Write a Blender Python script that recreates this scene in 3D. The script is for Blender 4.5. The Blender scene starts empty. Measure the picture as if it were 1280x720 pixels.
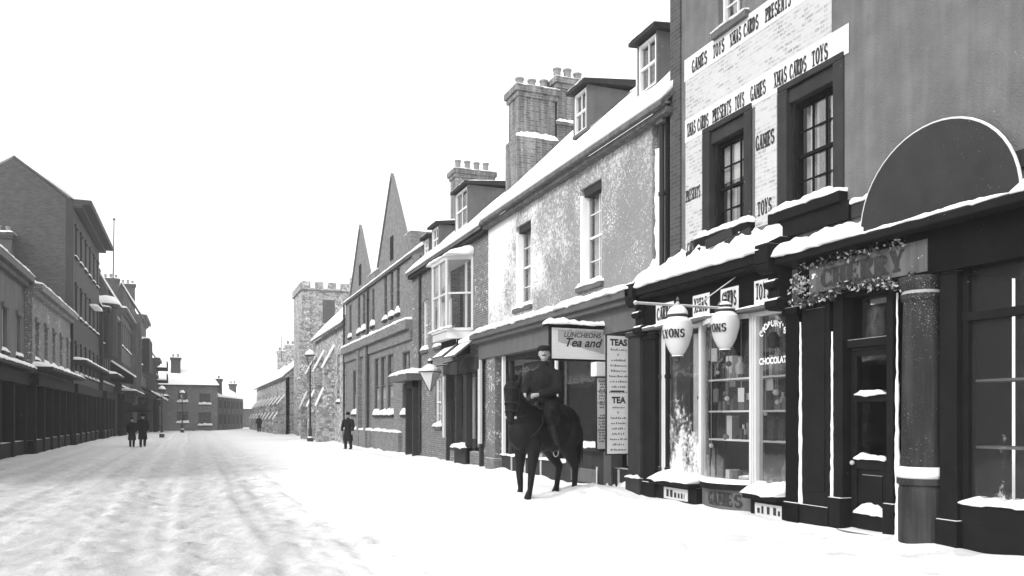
import bpy, bmesh, math, random
from mathutils import Vector, Matrix, noise
R = random.Random(7)
scene = bpy.context.scene
COL = scene.collection
EXPOSURE, HAZE, HEADX, HEADY = 0.5, 0.0007, -.885, -.466
rad = math.radians

# ------------------------------------------------------------------ helpers
def nz(x, y=0.0, z=0.0):
    return noise.noise(Vector((x, y, z)))

def root_of(o):
    while o.parent: o = o.parent
    return o

def tag(o, label=None, cat=None, group=None, kind=None):
    if label: o['label'] = label
    if cat: o['category'] = cat
    if group: o['group'] = group
    if kind: o['kind'] = kind
    return o

def thing(name, label, cat, loc=(0, 0, 0), group=None):
    o = bpy.data.objects.new(name, None)
    COL.objects.link(o); o.location = loc; o.empty_display_size = .2
    return tag(o, label, cat, group)

def copy_tree(o, parent=None):
    c = o.copy(); COL.objects.link(c); c.parent = parent
    for ch in list(o.children): copy_tree(ch, c)
    return c

class Fac:
    """a facade plane: u along the wall, z up, d outwards"""
    def __init__(s, side, D): s.side, s.D = side, D
    def __call__(s, u, z, d=0.0):
        if s.side == 'R': return Vector((s.D - d, u, z))
        if s.side == 'L': return Vector((s.D + d, u, z))
        return Vector((u, s.D - d, z))            # 'S' : faces the camera end of the street

class B:
    def __init__(s): s.bm = bmesh.new()
    def box(s, x0, x1, y0, y1, z0, z1):
        m = Matrix.Translation(((x0+x1)/2, (y0+y1)/2, (z0+z1)/2)) @ Matrix.Diagonal((abs(x1-x0), abs(y1-y0), abs(z1-z0), 1))
        bmesh.ops.create_cube(s.bm, size=1, matrix=m); return s
    def f(s, F, u0, u1, z0, z1, d0, d1):
        a, b = F(u0, z0, d0), F(u1, z1, d1)
        return s.box(min(a.x,b.x), max(a.x,b.x), min(a.y,b.y), max(a.y,b.y), min(a.z,b.z), max(a.z,b.z))
    def bar(s, p, q, w, h=None):
        p, q = Vector(p), Vector(q); h = h or w
        v = q - p; L = v.length
        m = Matrix.Translation((p+q)/2) @ v.to_track_quat('X', 'Z').to_matrix().to_4x4() @ Matrix.Diagonal((L, w, h, 1))
        bmesh.ops.create_cube(s.bm, size=1, matrix=m); return s
    def quad(s, *pts):
        s.bm.faces.new([s.bm.verts.new(p) for p in pts]); return s
    def prism(s, pts, vec):
        vec = Vector(vec)
        a = [s.bm.verts.new(p) for p in pts]; b = [s.bm.verts.new(Vector(p)+vec) for p in pts]
        s.bm.faces.new(a); s.bm.faces.new(b[::-1]); n = len(a)
        for i in range(n):
            s.bm.faces.new((a[i], b[i], b[(i+1) % n], a[(i+1) % n]))
        return s
    def tube(s, pts, r, n=8, cap=True):
        pts = [Vector(p) for p in pts]
        rs = r if isinstance(r, (list, tuple)) else [r]*len(pts)
        rings = []; a = None
        for i, p in enumerate(pts):
            t = (pts[min(i+1, len(pts)-1)] - pts[max(i-1, 0)]).normalized()
            if a is None: a = t.cross(Vector((0, 0, 1)) if abs(t.z) < .8 else Vector((1, 0, 0)))
            a = (a-t*a.dot(t)).normalized(); c = t.cross(a)
            rings.append([s.bm.verts.new(p + (a*math.cos(2*math.pi*k/n)+c*math.sin(2*math.pi*k/n))*rs[i]) for k in range(n)])
        for a, b in zip(rings, rings[1:]):
            for k in range(n): s.bm.faces.new((a[k], a[(k+1) % n], b[(k+1) % n], b[k]))
        if cap: s.bm.faces.new(rings[0][::-1]); s.bm.faces.new(rings[-1])
        return s
    def lathe(s, prof, c, n=16):
        c = Vector(c); rings = []
        for r, z in prof:
            rings.append([s.bm.verts.new(c + Vector((math.cos(2*math.pi*k/n)*r, math.sin(2*math.pi*k/n)*r, z))) for k in range(n)])
        for a, b in zip(rings, rings[1:]):
            for k in range(n): s.bm.faces.new((a[k], a[(k+1) % n], b[(k+1) % n], b[k]))
        s.bm.faces.new(rings[0][::-1]); s.bm.faces.new(rings[-1]); return s
    def sphere(s, c, r, n=12, sc=(1, 1, 1), rot=None):
        m = Matrix.Translation(c) @ (rot.to_4x4() if rot else Matrix()) @ Matrix.Diagonal((sc[0]*r, sc[1]*r, sc[2]*r, 1))
        bmesh.ops.create_uvsphere(s.bm, u_segments=n, v_segments=max(6, n*2//3), radius=1, matrix=m); return s
    def cap(s, p, r0, q, r1, n=12):
        p, q = Vector(p), Vector(q)
        s.sphere(p, r0, n); s.sphere(q, r1, n)
        if (q-p).length > 1e-4: s.tube([p, q], [r0, r1], n)
        return s
    def done(s, name, mat, parent=None, smooth=False, bevel=0, kind=None, label=None):
        bmesh.ops.recalc_face_normals(s.bm, faces=s.bm.faces)
        me = bpy.data.meshes.new(name); s.bm.to_mesh(me); s.bm.free()
        if parent:
            me.transform(Matrix.Translation(-root_of(parent).location))
        if smooth: me.polygons.foreach_set('use_smooth', [True]*len(me.polygons))
        me.materials.append(mat)
        o = bpy.data.objects.new(name, me); COL.objects.link(o)
        if parent: o.parent = parent
        if bevel:
            m = o.modifiers.new('bevel', 'BEVEL'); m.width = bevel; m.segments = 2; m.limit_method = 'ANGLE'
        if kind: o['kind'] = kind
        if label: o['label'] = label
        return o

def blob(name, b, mat, parent, voxel=.02, smooth=4, disp=0):
    """join the overlapping shapes in b into one continuous skin"""
    o = b.done(name+'_src', mat, parent)
    m = o.modifiers.new('r', 'REMESH'); m.mode = 'VOXEL'; m.voxel_size = voxel; m.use_smooth_shade = True
    if smooth:
        m = o.modifiers.new('s', 'SMOOTH'); m.factor = .5; m.iterations = smooth
    dg = bpy.context.evaluated_depsgraph_get(); dg.update()
    me = bpy.data.meshes.new_from_object(o.evaluated_get(dg)); me.name = name
    if not me.materials: me.materials.append(mat)
    if disp:
        for v in me.vertices:
            p = v.co
            v.co = p + v.normal*disp*(nz(p.x*9, p.y*9, p.z*4)+.6*nz(p.x*22+5, p.y*22, p.z*16))
    old = o.data
    bpy.data.objects.remove(o); bpy.data.meshes.remove(old)
    me.polygons.foreach_set('use_smooth', [True]*len(me.polygons))
    n = bpy.data.objects.new(name, me); COL.objects.link(n); n.parent = parent
    return n

# ------------------------------------------------------------------ materials
class NT:
    def __init__(s, name):
        s.m = bpy.data.materials.new(name); s.m.use_nodes = True
        s.t = s.m.node_tree; s.t.nodes.clear()
        s.out = s.n('ShaderNodeOutputMaterial')
    def n(s, typ, **kw):
        nd = s.t.nodes.new(typ)
        for k, v in kw.items(): setattr(nd, k, v)
        return nd
    def l(s, a, b): s.t.links.new(a, b)
    def math(s, op, a, b=None, clamp=False):
        nd = s.n('ShaderNodeMath', operation=op, use_clamp=clamp)
        for i, v in enumerate((a, b)):
            if v is None: continue
            if isinstance(v, (int, float)): nd.inputs[i].default_value = v
            else: s.l(v, nd.inputs[i])
        return nd.outputs[0]
    def ramp(s, v, a, b, lo=0.0, hi=1.0):
        nd = s.n('ShaderNodeMapRange', interpolation_type='SMOOTHSTEP'); nd.clamp = True
        s.l(v, nd.inputs[0]); nd.inputs[1].default_value = a; nd.inputs[2].default_value = b
        nd.inputs[3].default_value = lo; nd.inputs[4].default_value = hi
        return nd.outputs[0]
    def noise(s, vec, scale, detail=4, rough=.55):
        nd = s.n('ShaderNodeTexNoise'); nd.inputs['Scale'].default_value = scale
        nd.inputs['Detail'].default_value = detail; nd.inputs['Roughness'].default_value = rough
        if vec is not None: s.l(vec, nd.inputs['Vector'])
        return nd.outputs[0]
    def mixv(s, f, a, b):
        nd = s.n('ShaderNodeMix', data_type='FLOAT')
        for i, v in ((0, f), (2, a), (3, b)):
            if isinstance(v, (int, float)): nd.inputs[i].default_value = v
            else: s.l(v, nd.inputs[i])
        return nd.outputs[0]
    def grey(s, v):
        nd = s.n('ShaderNodeCombineColor')
        for i in range(3):
            if isinstance(v, (int, float)): nd.inputs[i].default_value = v
            else: s.l(v, nd.inputs[i])
        return nd.outputs[0]
    def vscale(s, vec, xyz):
        nd = s.n('ShaderNodeVectorMath', operation='MULTIPLY'); s.l(vec, nd.inputs[0]); nd.inputs[1].default_value = xyz
        return nd.outputs[0]

def mat(name, v, rough=.8, var=.25, scale=3.0, fleck=0.0, fscale=9.0, bump=.15, bscale=40, spec=.3, top=True,
        brick=None, cells=None, streak=0.0, plaster=None, drift=None):
    """matt grey surface with mottling; fleck = wind-blown snow stuck to it, on chimneys, gables and far stone also painted-in glare and haze; top = snow lying on ledges"""
    t = NT(name); g = t.n('ShaderNodeNewGeometry'); P = g.outputs['Position']
    base = t.mixv(t.noise(P, scale, 5), v*(1-var), v*(1+var))
    if streak:
        base = t.math('MULTIPLY', base, t.ramp(t.noise(t.vscale(P, (6, 6, .5)), 1.0, 4), .35, .7, 1-streak, 1+streak*.4))
    hgt = t.noise(P, bscale, 4)
    if brick:
        sx = t.n('ShaderNodeSeparateXYZ'); t.l(P, sx.inputs[0])
        cb = t.n('ShaderNodeCombineXYZ'); t.l(t.math('ADD', sx.outputs[0], sx.outputs[1]), cb.inputs[0]); t.l(sx.outputs[2], cb.inputs[1])
        br = t.n('ShaderNodeTexBrick'); t.l(cb.outputs[0], br.inputs['Vector'])
        br.inputs['Scale'].default_value = 1; br.inputs['Brick Width'].default_value = brick[0]; br.inputs['Row Height'].default_value = brick[1]
        br.inputs['Mortar Size'].default_value = brick[2]; br.inputs['Bias'].default_value = -.1
        br.inputs['Color1'].default_value = (.7,)*3+(1,); br.inputs['Color2'].default_value = (1.25,)*3+(1,); br.inputs['Mortar'].default_value = (brick[3],)*3+(1,)
        s = t.n('ShaderNodeRGBToBW'); t.l(br.outputs['Color'], s.inputs[0])
        base = t.math('MULTIPLY', base, s.outputs[0])
        hgt = t.math('SUBTRACT', hgt, t.math('MULTIPLY', br.outputs['Fac'], .8))
    if cells:
        vo = t.n('ShaderNodeTexVoronoi'); t.l(t.vscale(P, (1, 1, 1.8)), vo.inputs['Vector']); vo.inputs['Scale'].default_value = cells
        s = t.n('ShaderNodeRGBToBW'); t.l(vo.outputs['Color'], s.inputs[0])
        base = t.math('MULTIPLY', base, t.ramp(s.outputs[0], .1, .9, .6, 1.4))
        vd = t.n('ShaderNodeTexVoronoi', feature='DISTANCE_TO_EDGE'); t.l(t.vscale(P, (1, 1, 1.8)), vd.inputs['Vector']); vd.inputs['Scale'].default_value = cells
        hgt = t.math('ADD', hgt, t.ramp(vd.outputs[0], 0, .12))
    val = base; f = None
    if plaster:      # driven snow plastered on the wall in big patches; more of it towards one end (u) of the wall
        sx = t.n('ShaderNodeSeparateXYZ'); t.l(P, sx.inputs[0])
        k = t.math('ADD', t.math('MULTIPLY', t.noise(t.vscale(P, (1, 1, .75)), .6, 3), .85), t.math('MULTIPLY', t.math('SUBTRACT', t.noise(P, 11, 6, .8), .36), 1.1))
        k = t.math('ADD', k, t.ramp(sx.outputs[1], plaster[0], plaster[1], -.16, .13))
        k = t.math('ADD', k, t.ramp(sx.outputs[2], plaster[2], plaster[3], 0, .16))
        f = t.ramp(k, .56, .9, 0, .78)
    if fleck:
        w = t.math('ADD', t.math('MULTIPLY', t.noise(P, fscale, 2, .6), .55), t.math('MULTIPLY', t.noise(P, fscale*3.3, 3, .7), .45))
        w = t.math('ADD', w, t.math('MULTIPLY', t.math('SUBTRACT', t.noise(P, .8, 3), .5), .26))
        ff = t.ramp(w, .73-fleck*.22, .80-fleck*.22, 0, .8)
        f = ff if f is None else t.math('MAXIMUM', f, ff)
    if top:
        sn = t.n('ShaderNodeSeparateXYZ'); t.l(g.outputs['Normal'], sn.inputs[0])
        tt = t.ramp(sn.outputs[2], .35, .6)
        f = tt if f is None else t.math('MAXIMUM', f, tt)
    if f is not None: val = t.mixv(f, base, .84)
    b = t.n('ShaderNodeBsdfPrincipled'); t.l(t.grey(val), b.inputs['Base Color'])
    b.inputs['Roughness'].default_value = rough; b.inputs['Specular IOR Level'].default_value = spec
    bp = t.n('ShaderNodeBump'); bp.inputs['Strength'].default_value = bump; bp.inputs['Distance'].default_value = .02
    t.l(hgt, bp.inputs['Height']); t.l(bp.outputs[0], b.inputs['Normal'])
    t.l(b.outputs[0], t.out.inputs[0])
    return t.m

def snow_mat(name, ground=False):
    t = NT(name); g = t.n('ShaderNodeNewGeometry'); P = g.outputs['Position']
    v = t.mixv(t.noise(P, 2.5, 5), .80, .88)
    if ground:
        sx = t.n('ShaderNodeSeparateXYZ'); t.l(P, sx.inputs[0])
        edge = t.math('ADD', sx.outputs[0], t.math('MULTIPLY', t.math('SUBTRACT', t.noise(P, .6, 6, .65), .5), 3.6))
        k = t.ramp(edge, .6, 3.4, 1, 0)
        k = t.math('MULTIPLY', k, t.ramp(sx.outputs[1], 22, 70, 1, .25))  # trodden grey thinned down the street, painting in the paling at grazing angles
        mott = t.ramp(t.math('ADD', t.noise(t.vscale(P, (1, .45, 1)), 3.2, 8, .72), t.math('MULTIPLY', t.noise(P, 26, 5, .75), .7)), .5, 1.25, .27, .56)
        trk = t.n('ShaderNodeTexWave', wave_type='BANDS', bands_direction='X'); trk.inputs['Scale'].default_value = .32; trk.inputs['Distortion'].default_value = 1.6; trk.inputs['Detail'].default_value = 3; trk.inputs['Detail Scale'].default_value = .3; t.l(t.vscale(P, (1, .06, 1)), trk.inputs['Vector'])
        mott = t.math('MULTIPLY', mott, t.ramp(trk.outputs['Fac'], .2, .9, .9, 1.06))
        v = t.mixv(t.math('MULTIPLY', k, .95), v, mott)
        # scuffed, slightly soiled patches by the shop doors
        k2 = t.math('MULTIPLY', t.ramp(t.noise(P, 1.1, 6, .65), .5, .62), t.ramp(sx.outputs[0], 4.5, 7.5, 0, .7))
        k2 = t.math('MULTIPLY', k2, t.ramp(sx.outputs[1], 8.5, 12, 1, 0))
        v = t.mixv(k2, v, .5)
    b = t.n('ShaderNodeBsdfPrincipled'); t.l(t.grey(v), b.inputs['Base Color'])
    b.inputs['Roughness'].default_value = .75; b.inputs['Specular IOR Level'].default_value = .2
    h = t.math('ADD', t.noise(P, 6, 6, .6), t.math('MULTIPLY', t.noise(P, 45, 3), .25))
    bp = t.n('ShaderNodeBump'); bp.inputs['Strength'].default_value = .35; bp.inputs['Distance'].default_value = .05
    t.l(h, bp.inputs['Height']); t.l(bp.outputs[0], b.inputs['Normal'])
    t.l(b.outputs[0], t.out.inputs[0]); return t.m

def glass_mat(name, frost=0.0, tint=.9, refl=.05):
    t = NT(name); g = t.n('ShaderNodeNewGeometry'); P = g.outputs['Position']
    tr = t.n('ShaderNodeBsdfTransparent'); tr.inputs[0].default_value = (tint,)*3+(1,)
    gl = t.n('ShaderNodeBsdfGlossy'); gl.inputs['Roughness'].default_value = .05
    bp = t.n('ShaderNodeBump'); bp.inputs['Strength'].default_value = .06; bp.inputs['Distance'].default_value = .05
    t.l(t.noise(P, 2.2, 2), bp.inputs['Height']); t.l(bp.outputs[0], gl.inputs['Normal'])
    lw = t.n('ShaderNodeLayerWeight'); lw.inputs[0].default_value = .3
    mx = t.n('ShaderNodeMixShader'); t.l(t.ramp(lw.outputs['Fresnel'], .0, 1, refl*.5, .34), mx.inputs[0])
    t.l(tr.outputs[0], mx.inputs[1]); t.l(gl.outputs[0], mx.inputs[2]); o = mx.outputs[0]
    if frost:
        sx = t.n('ShaderNodeSeparateXYZ'); t.l(P, sx.inputs[0])
        k = t.math('ADD', t.noise(t.vscale(P, (1, 1, .6)), 1.9, 3), t.math('MULTIPLY', t.math('SUBTRACT', t.noise(P, 14, 5, .75), .5), .55))
        k = t.math('ADD', k, t.ramp(sx.outputs[2], .5, 2.6, .17, -.02))
        fac = t.ramp(k, .72-frost*.3, .95-frost*.3, .012, .8)
        d = t.n('ShaderNodeBsdfDiffuse'); d.inputs[0].default_value = (.75,)*3+(1,)
        m2 = t.n('ShaderNodeMixShader'); t.l(fac, m2.inputs[0]); t.l(o, m2.inputs[1]); t.l(d.outputs[0], m2.inputs[2]); o = m2.outputs[0]
    t.l(o, t.out.inputs[0]); return t.m

SNOW = snow_mat('snow'); GROUND = snow_mat('ground_snow', True)
RENDER_ = mat('grey_render', .135, var=.42, scale=2.4, fleck=.28, fscale=30, bump=.9, streak=.14)
PLASTER = mat('plaster', .20, var=.18, scale=2, fleck=.72, fscale=24, bump=.5, plaster=(13.5, 22.5, 4.5, 8.5))
BRICK = mat('brick', .12, brick=(.23, .078, .012, 1.6), fleck=.66, fscale=9, var=.2)
BRICKB = mat('soot_brick', .055, brick=(.23, .078, .012, 1.4), fleck=.25, fscale=8, var=.25)
CHIM = mat('chimney_brick', .17, streak=.45, brick=(.23, .078, .012, 1.4), fleck=.42, fscale=12, var=.25)  # blown snow flecks; the paleness also paints in sky glare around the stacks
GOTH = mat('gothic_brick', .16, brick=(.23, .078, .01, 1.3), fleck=.35, fscale=8, var=.25)  # snow flecks, with extra ones painting in the sky glare on the gables
STONE = mat('rubble_stone', .28, cells=3.2, fleck=.85, fscale=6, var=.3, bump=.5)  # pale tone and heavy flecks imitate the haze of distance, besides blown snow
ASHLAR = mat('ashlar', .24, brick=(.7, .3, .012, .8), var=.2, fleck=.25)
STUCCO = mat('stucco', .036, var=.35, scale=.8, fleck=.12, streak=.25)
STUCCOB = mat('pale_stucco', .11, var=.25, scale=.8, fleck=.15, streak=.35)
WHITEWASH = mat('whitewash', .56, var=.16, scale=.9, fleck=.4, fscale=7, bump=.4)
DARK = mat('dark_paint', .010, rough=.7, var=.5, fleck=.16, fscale=18, bump=.15, spec=.06)
DARKER = mat('black_paint', .006, rough=.7, var=.5, fleck=.1, fscale=20, bump=.12, spec=.05)
MID = mat('mid_paint', .034, rough=.75, var=.4, fleck=.22, fscale=16, streak=.1, spec=.07)
BOARD = mat('grey_board', .10, rough=.65, var=.25, fleck=.2, fscale=16, streak=.1, spec=.2)
SPECK = mat('speckled_column', .04, rough=.8, var=.4, fleck=.5, fscale=55, spec=.1, streak=.5)
PALE = mat('pale_paint', .5, rough=.5, var=.15, fleck=.2)
WHITE = mat('white_paint', .68, rough=.5, var=.1)
SLATE = mat('slate', .09, brick=(.3, .2, .01, .6), var=.25)
LEAD = mat('iron', .03, rough=.5, var=.3, fleck=.3, fscale=14)
INK = mat('ink', .028, rough=.9, var=.8, scale=16, fleck=.18, fscale=30, top=False)
INKG = mat('faded_ink', .07, rough=.9, var=.3, scale=20, top=False)
CLOTH = mat('curtain', .55, rough=.9, var=.2, scale=3, top=False)
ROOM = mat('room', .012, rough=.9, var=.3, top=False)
SHELF = mat('shelf_wood', .12, rough=.6, var=.3, top=False)
POTTERY = mat('pottery', .2, var=.2)
OPAL = mat('opal_glass', .5, rough=.25, var=.14, spec=.5, bump=.02)
GLASS = glass_mat('window_glass'); FROST = glass_mat('frosted_glass', .62); FROST2 = glass_mat('lightly_frosted_glass', -.22)
SKIN = mat('skin', .3, rough=.6, var=.1, scale=10, top=False, bump=.05)
COAT = mat('wool_coat', .01, spec=.1, rough=.95, var=.3, scale=12, top=False, bump=.3, bscale=120)
COATB = mat('tweed_coat', .013, spec=.1, rough=.95, var=.3, scale=14, top=False, bump=.3, bscale=120)
HAIRM = mat('horse_coat', .007, rough=.6, spec=.12, var=.35, scale=5, top=False, bump=.25, bscale=70)
MANE = mat('mane_hair', .006, rough=.7, spec=.1, var=.4, scale=20, top=False, bump=.4, bscale=90)
LEATHER = mat('leather', .012, rough=.55, spec=.2, var=.3, top=False)
STEEL = mat('steel', .4, rough=.3, var=.1, top=False)
LEAF = mat('evergreen', .03, rough=.6, var=.4, fleck=.2, top=False)
LEAFS = mat('snowy_evergreen', .38, rough=.8, var=.3, top=False)

def paper_mat(name, v, lines=True):
    t = NT(name); g = t.n('ShaderNodeNewGeometry'); P = g.outputs['Position']
    sx = t.n('ShaderNodeSeparateXYZ'); t.l(P, sx.inputs[0]); cb = t.n('ShaderNodeCombineXYZ'); t.l(t.math('ADD', sx.outputs[0], sx.outputs[1]), cb.inputs[0]); t.l(sx.outputs[2], cb.inputs[1])
    br = t.n('ShaderNodeTexBrick'); t.l(cb.outputs[0], br.inputs['Vector']); br.offset = .37; br.squash = .6; br.squash_frequency = 3
    br.inputs['Scale'].default_value = 1; br.inputs['Brick Width'].default_value = .19; br.inputs['Row Height'].default_value = .068; br.inputs['Mortar Size'].default_value = .014; br.inputs['Mortar Smooth'].default_value = .4
    br.inputs['Color1'].default_value = (.25,)*3+(1,); br.inputs['Color2'].default_value = (1,)*3+(1,); br.inputs['Mortar'].default_value = (0, 0, 0, 1)
    bwn = t.n('ShaderNodeRGBToBW'); t.l(br.outputs['Color'], bwn.inputs[0])
    a = t.math('ADD', t.math('MULTIPLY', bwn.outputs[0], .3), t.math('MULTIPLY', t.noise(t.vscale(P, (1, 3, 14)), 1.5, 4, .7), .75))
    w = t.noise(t.vscale(P, (1, 1, 1)), 1.7, 3)
    k = t.math('MULTIPLY', t.ramp(a, .44, .72), t.ramp(w, .34, .58, .3, 1))
    k = t.math('MULTIPLY', k, t.ramp(t.noise(P, 40, 2), .35, .6, .3, 1))
    val = t.mixv(k, t.mixv(t.noise(P, 1.2, 4), v*.9, v*1.08), v*(.42 if lines else .9))
    b = t.n('ShaderNodeBsdfPrincipled'); t.l(t.grey(val), b.inputs['Base Color']); b.inputs['Roughness'].default_value = .9
    b.inputs['Specular IOR Level'].default_value = .1
    bp = t.n('ShaderNodeBump'); bp.inputs['Strength'].default_value = .2; bp.inputs['Distance'].default_value = .02
    t.l(t.noise(P, 9, 4), bp.inputs['Height']); t.l(bp.outputs[0], b.inputs['Normal'])
    t.l(b.outputs[0], t.out.inputs[0]); return t.m
PAPER = paper_mat('newsprint_paper', .46); CARD = paper_mat('plain_paper', .6, False); BOARDW = paper_mat('sign_paint', .34, False)
CARDG = paper_mat('list_paper', .52, False)

# ------------------------------------------------------------------ slab lettering
def _v(x, y0=0, y1=1, th=.19, serif=True):
    th *= 1.6 if serif else 1.2
    L = [((x-th/2, y0), (x+th/2, y0), (x+th/2, y1), (x-th/2, y1))]
    if serif:
        for y in (y0, y1):
            a, b = (y, y+.13) if y == y0 else (y-.13, y)
            L.append(((x-th*.95, a), (x+th*.95, a), (x+th*.95, b), (x-th*.95, b)))
    return L
def _h(y, x0, x1, th=.135): return [((x0, y-th/2), (x1, y-th/2), (x1, y+th/2), (x0, y+th/2))]
def _d(x0, y0, x1, y1, th):
    th = th*1.35+.02
    return [((x0-th/2, y0), (x0+th/2, y0), (x1+th/2, y1), (x1-th/2, y1))]
def _arc(cx, cy, rx, ry, a0, a1, th=.27, tv=.16, n=9):
    L = []
    for i in range(n):
        q = []
        for a, k in ((a0+(a1-a0)*i/n, 1), (a0+(a1-a0)*(i+1)/n, 1)):
            c, s = math.cos(rad(a)), math.sin(rad(a)); w = th/2
            q.append(((cx+c*(rx-w), cy+s*(ry-tv/2)), (cx+c*(rx+w), cy+s*(ry+tv/2))))
        L.append((q[0][0], q[0][1], q[1][1], q[1][0]))
    return L
GL = {
 'A': _d(.09, 0, .3, 1, .09)+_d(.51, 0, .3, 1, .2)+_h(.33, .18, .45)+_h(.05, -.02, .2)+_h(.05, .36, .64),
 'C': _arc(.33, .5, .24, .45, 40, 320)+_v(.54, .62, .95, .08, False)+_v(.54, .06, .3, .08, False),
 'D': _v(.12)+_arc(.2, .5, .28, .45, -88, 88),
 'E': _v(.14)+_h(.95, .05, .55)+_h(.5, .14, .44)+_h(.05, .05, .55)+_v(.53, .72, .95, .07, False)+_v(.53, .05, .3, .07, False)+_v(.43, .38, .62, .07, False),
 'G': _arc(.32, .5, .24, .45, 50, 330)+_v(.52, 0.02, .42, .16, False)+_h(.42, .36, .62, .09)+_v(.53, .68, .95, .07, False),
 'H': _v(.13)+_v(.49)+_h(.5, .13, .49),
 'L': _v(.14)+_h(.05, .05, .55)+_v(.53, .05, .35, .07, False),
 'M': _v(.1, th=.09)+_v(.62, th=.18)+_d(.36, .25, .12, 1, .15)+_d(.36, .25, .6, 1, .09),
 'N': _v(.1, th=.09)+_v(.52, th=.09)+_d(.5, 0, .12, 1, .18),
 'O': _arc(.31, .5, .24, .45, 0, 360, n=16),
 'P': _v(.13)+_arc(.25, .71, .24, .24, -88, 88),
 'R': _v(.13)+_arc(.25, .73, .22, .22, -88, 88)+_d(.52, 0, .28, .5, .17)+_h(.05, .42, .64),
 'S': _arc(.31, .72, .2, .23, 30, 260)+_arc(.31, .27, .21, .23, -150, 90)+_v(.5, .68, .95, .07, False)+_v(.1, .05, .32, .07, False),
 'T': _v(.3, th=.2, serif=False)+_h(.06, .1, .5)+_h(.94, 0, .6)+_v(.04, .74, .95, .07, False)+_v(.56, .74, .95, .07, False),
 'U': _v(.13, .3)+_v(.5, .3, th=.09)+_arc(.315, .3, .19, .25, 180, 360),
 'W': _d(.2, 0, .06, 1, .17)+_d(.2, 0, .34, .9, .08)+_d(.48, 0, .34, .9, .17)+_d(.48, 0, .62, 1, .08),
 'X': _d(.5, 0, .12, 1, .19)+_d(.12, 0, .5, 1, .08)+_h(.05, 0, .22)+_h(.05, .36, .62)+_h(.95, 0, .26)+_h(.95, .4, .6),
 'Y': _v(.3, 0, .48, serif=False)+_h(.06, .12, .48)+_d(.3, .4, .1, 1, .19)+_d(.32, .4, .52, 1, .09)+_h(.95, 0, .24)+_h(.95, .42, .62),
}
def letters(b, text, at, size, squeeze=1.0, gap=.08):
    """at(lx, ly, k) maps metres along/up the line to a point k microsteps proud of the board; centred on 0"""
    adv = [(.42 if c == ' ' else (.74 if c in 'MW' else .62)) + gap for c in text]
    x = -sum(adv)*size*squeeze/2; k = 0; rj = random.Random(text+str(size))
    for c, a in zip(text, adv):
        jy, js, jw = rj.uniform(-.03, .03)*size, rj.uniform(-.03, .03), rj.uniform(.96, 1.04)
        for q in GL.get(c, []):
            k = (k+1) % 24
            b.quad(*[at(x+(px+js*py)*size*squeeze, py*size*jw+jy, k*.00025) for px, py in q])
        x += a*size*squeeze
    return b
def fac_letters(F, root, text, uc, z, size, d, m=None, squeeze=1.0, name='lettering'):
    b = B()
    letters(b, text, lambda x, y, k: F(uc-x, z+y, d+.003+k) if F.side == 'R' else F(uc+x, z+y, d+.003+k), size, squeeze)
    return b.done(name, m or INK, root)

def text_obj(name, s, m, parent, origin, xdir, size, shear=0, bold=0, align='CENTER', sx=1.0):
    c = bpy.data.curves.new(name, 'FONT'); c.body = s; c.size = size; c.shear = shear; c.offset = bold; c.align_x = align
    c.fill_mode = 'FRONT'
    o = bpy.data.objects.new(name+'_t', c); COL.objects.link(o)
    dg = bpy.context.evaluated_depsgraph_get(); dg.update()
    me = bpy.data.meshes.new_from_object(o.evaluated_get(dg)); bpy.data.objects.remove(o); bpy.data.curves.remove(c)
    X = Vector(xdir).normalized(); Z = Vector((0, 0, 1)); N = X.cross(Z)
    M = Matrix((X*sx, Z, N)).transposed().to_4x4(); M.translation = Vector(origin) - root_of(parent).location
    me.transform(M); me.materials.clear(); me.materials.append(m)
    n = bpy.data.objects.new(name, me); COL.objects.link(n); n.parent = parent; return n

def scribble(b, at, w, h, seed):
    """one line of small faded print that cannot be read in the photograph: worn dashes"""
    r = random.Random(seed); x = -w/2; k = 0
    while x < w/2 - .01:
        ww = min(w/2-x, r.uniform(.5, 1.0)*h); k = (k+1) % 8
        hh = h*r.choice((.65, .7, 1.0))
        b.quad(at(x, 0, k*.0002), at(x+ww*.75, 0, k*.0002), at(x+ww*.75, hh, k*.0002), at(x, hh, k*.0002))
        x += ww + (h*.5 if r.random() < .2 else h*.12)
    return b

# ------------------------------------------------------------------ building pieces
def snowcap(F, root, u0, u1, z, h, d0, d1, seed=0, name='snow_cap', slope=0.0, over=.03, step=.06):
    """snow lying on a ledge, soft and uneven; slope raises it against the wall"""
    b = B(); n = max(5, min(220, int(abs(u1-u0)/step))); m = 7; rows = []
    for i in range(n+1):
        u = u0+(u1-u0)*i/n
        k = .78+.55*nz(u*.9+seed*3.1, seed)+.5*nz(u*2.9+seed, 4.2)+.3*nz(u*8+seed)+.2*nz(u*19, seed)
        e = min(1, min(i, n-i)/2.2*.8+.25); hh = max(.012, h*k*e)
        row = []
        for j in range(m+1):
            t = j/m; d = d0+(d1+over*(1+1.4*nz(u*2+seed, 9)+.8*nz(u*6, seed))-d0)*t
            top = z+slope*(1-t)*(.8+.5*nz(u*1.3+seed, 2)+.3*nz(u*4, t*3, seed))+hh*(1-t**5)**.5*(1+.22*nz(u*7, t*5, seed))
            row.append(b.bm.verts.new(F(u, top, d)))
        row.append(b.bm.verts.new(F(u, z-.004-.07*max(0, nz(u*2.3+seed, 1))-.03*max(0, nz(u*7+seed, 5)), d1+over*.4)))
        row.append(b.bm.verts.new(F(u, z+.002, d0)))
        rows.append(row)
    for a, c in zip(rows, rows[1:]):
        for j in range(len(a)-1): b.bm.faces.new((a[j], a[j+1], c[j+1], c[j]))
    b.bm.faces.new(rows[0]); b.bm.faces.new(rows[-1][::-1])
    return b.done(name, SNOW, root, smooth=True)

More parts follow.
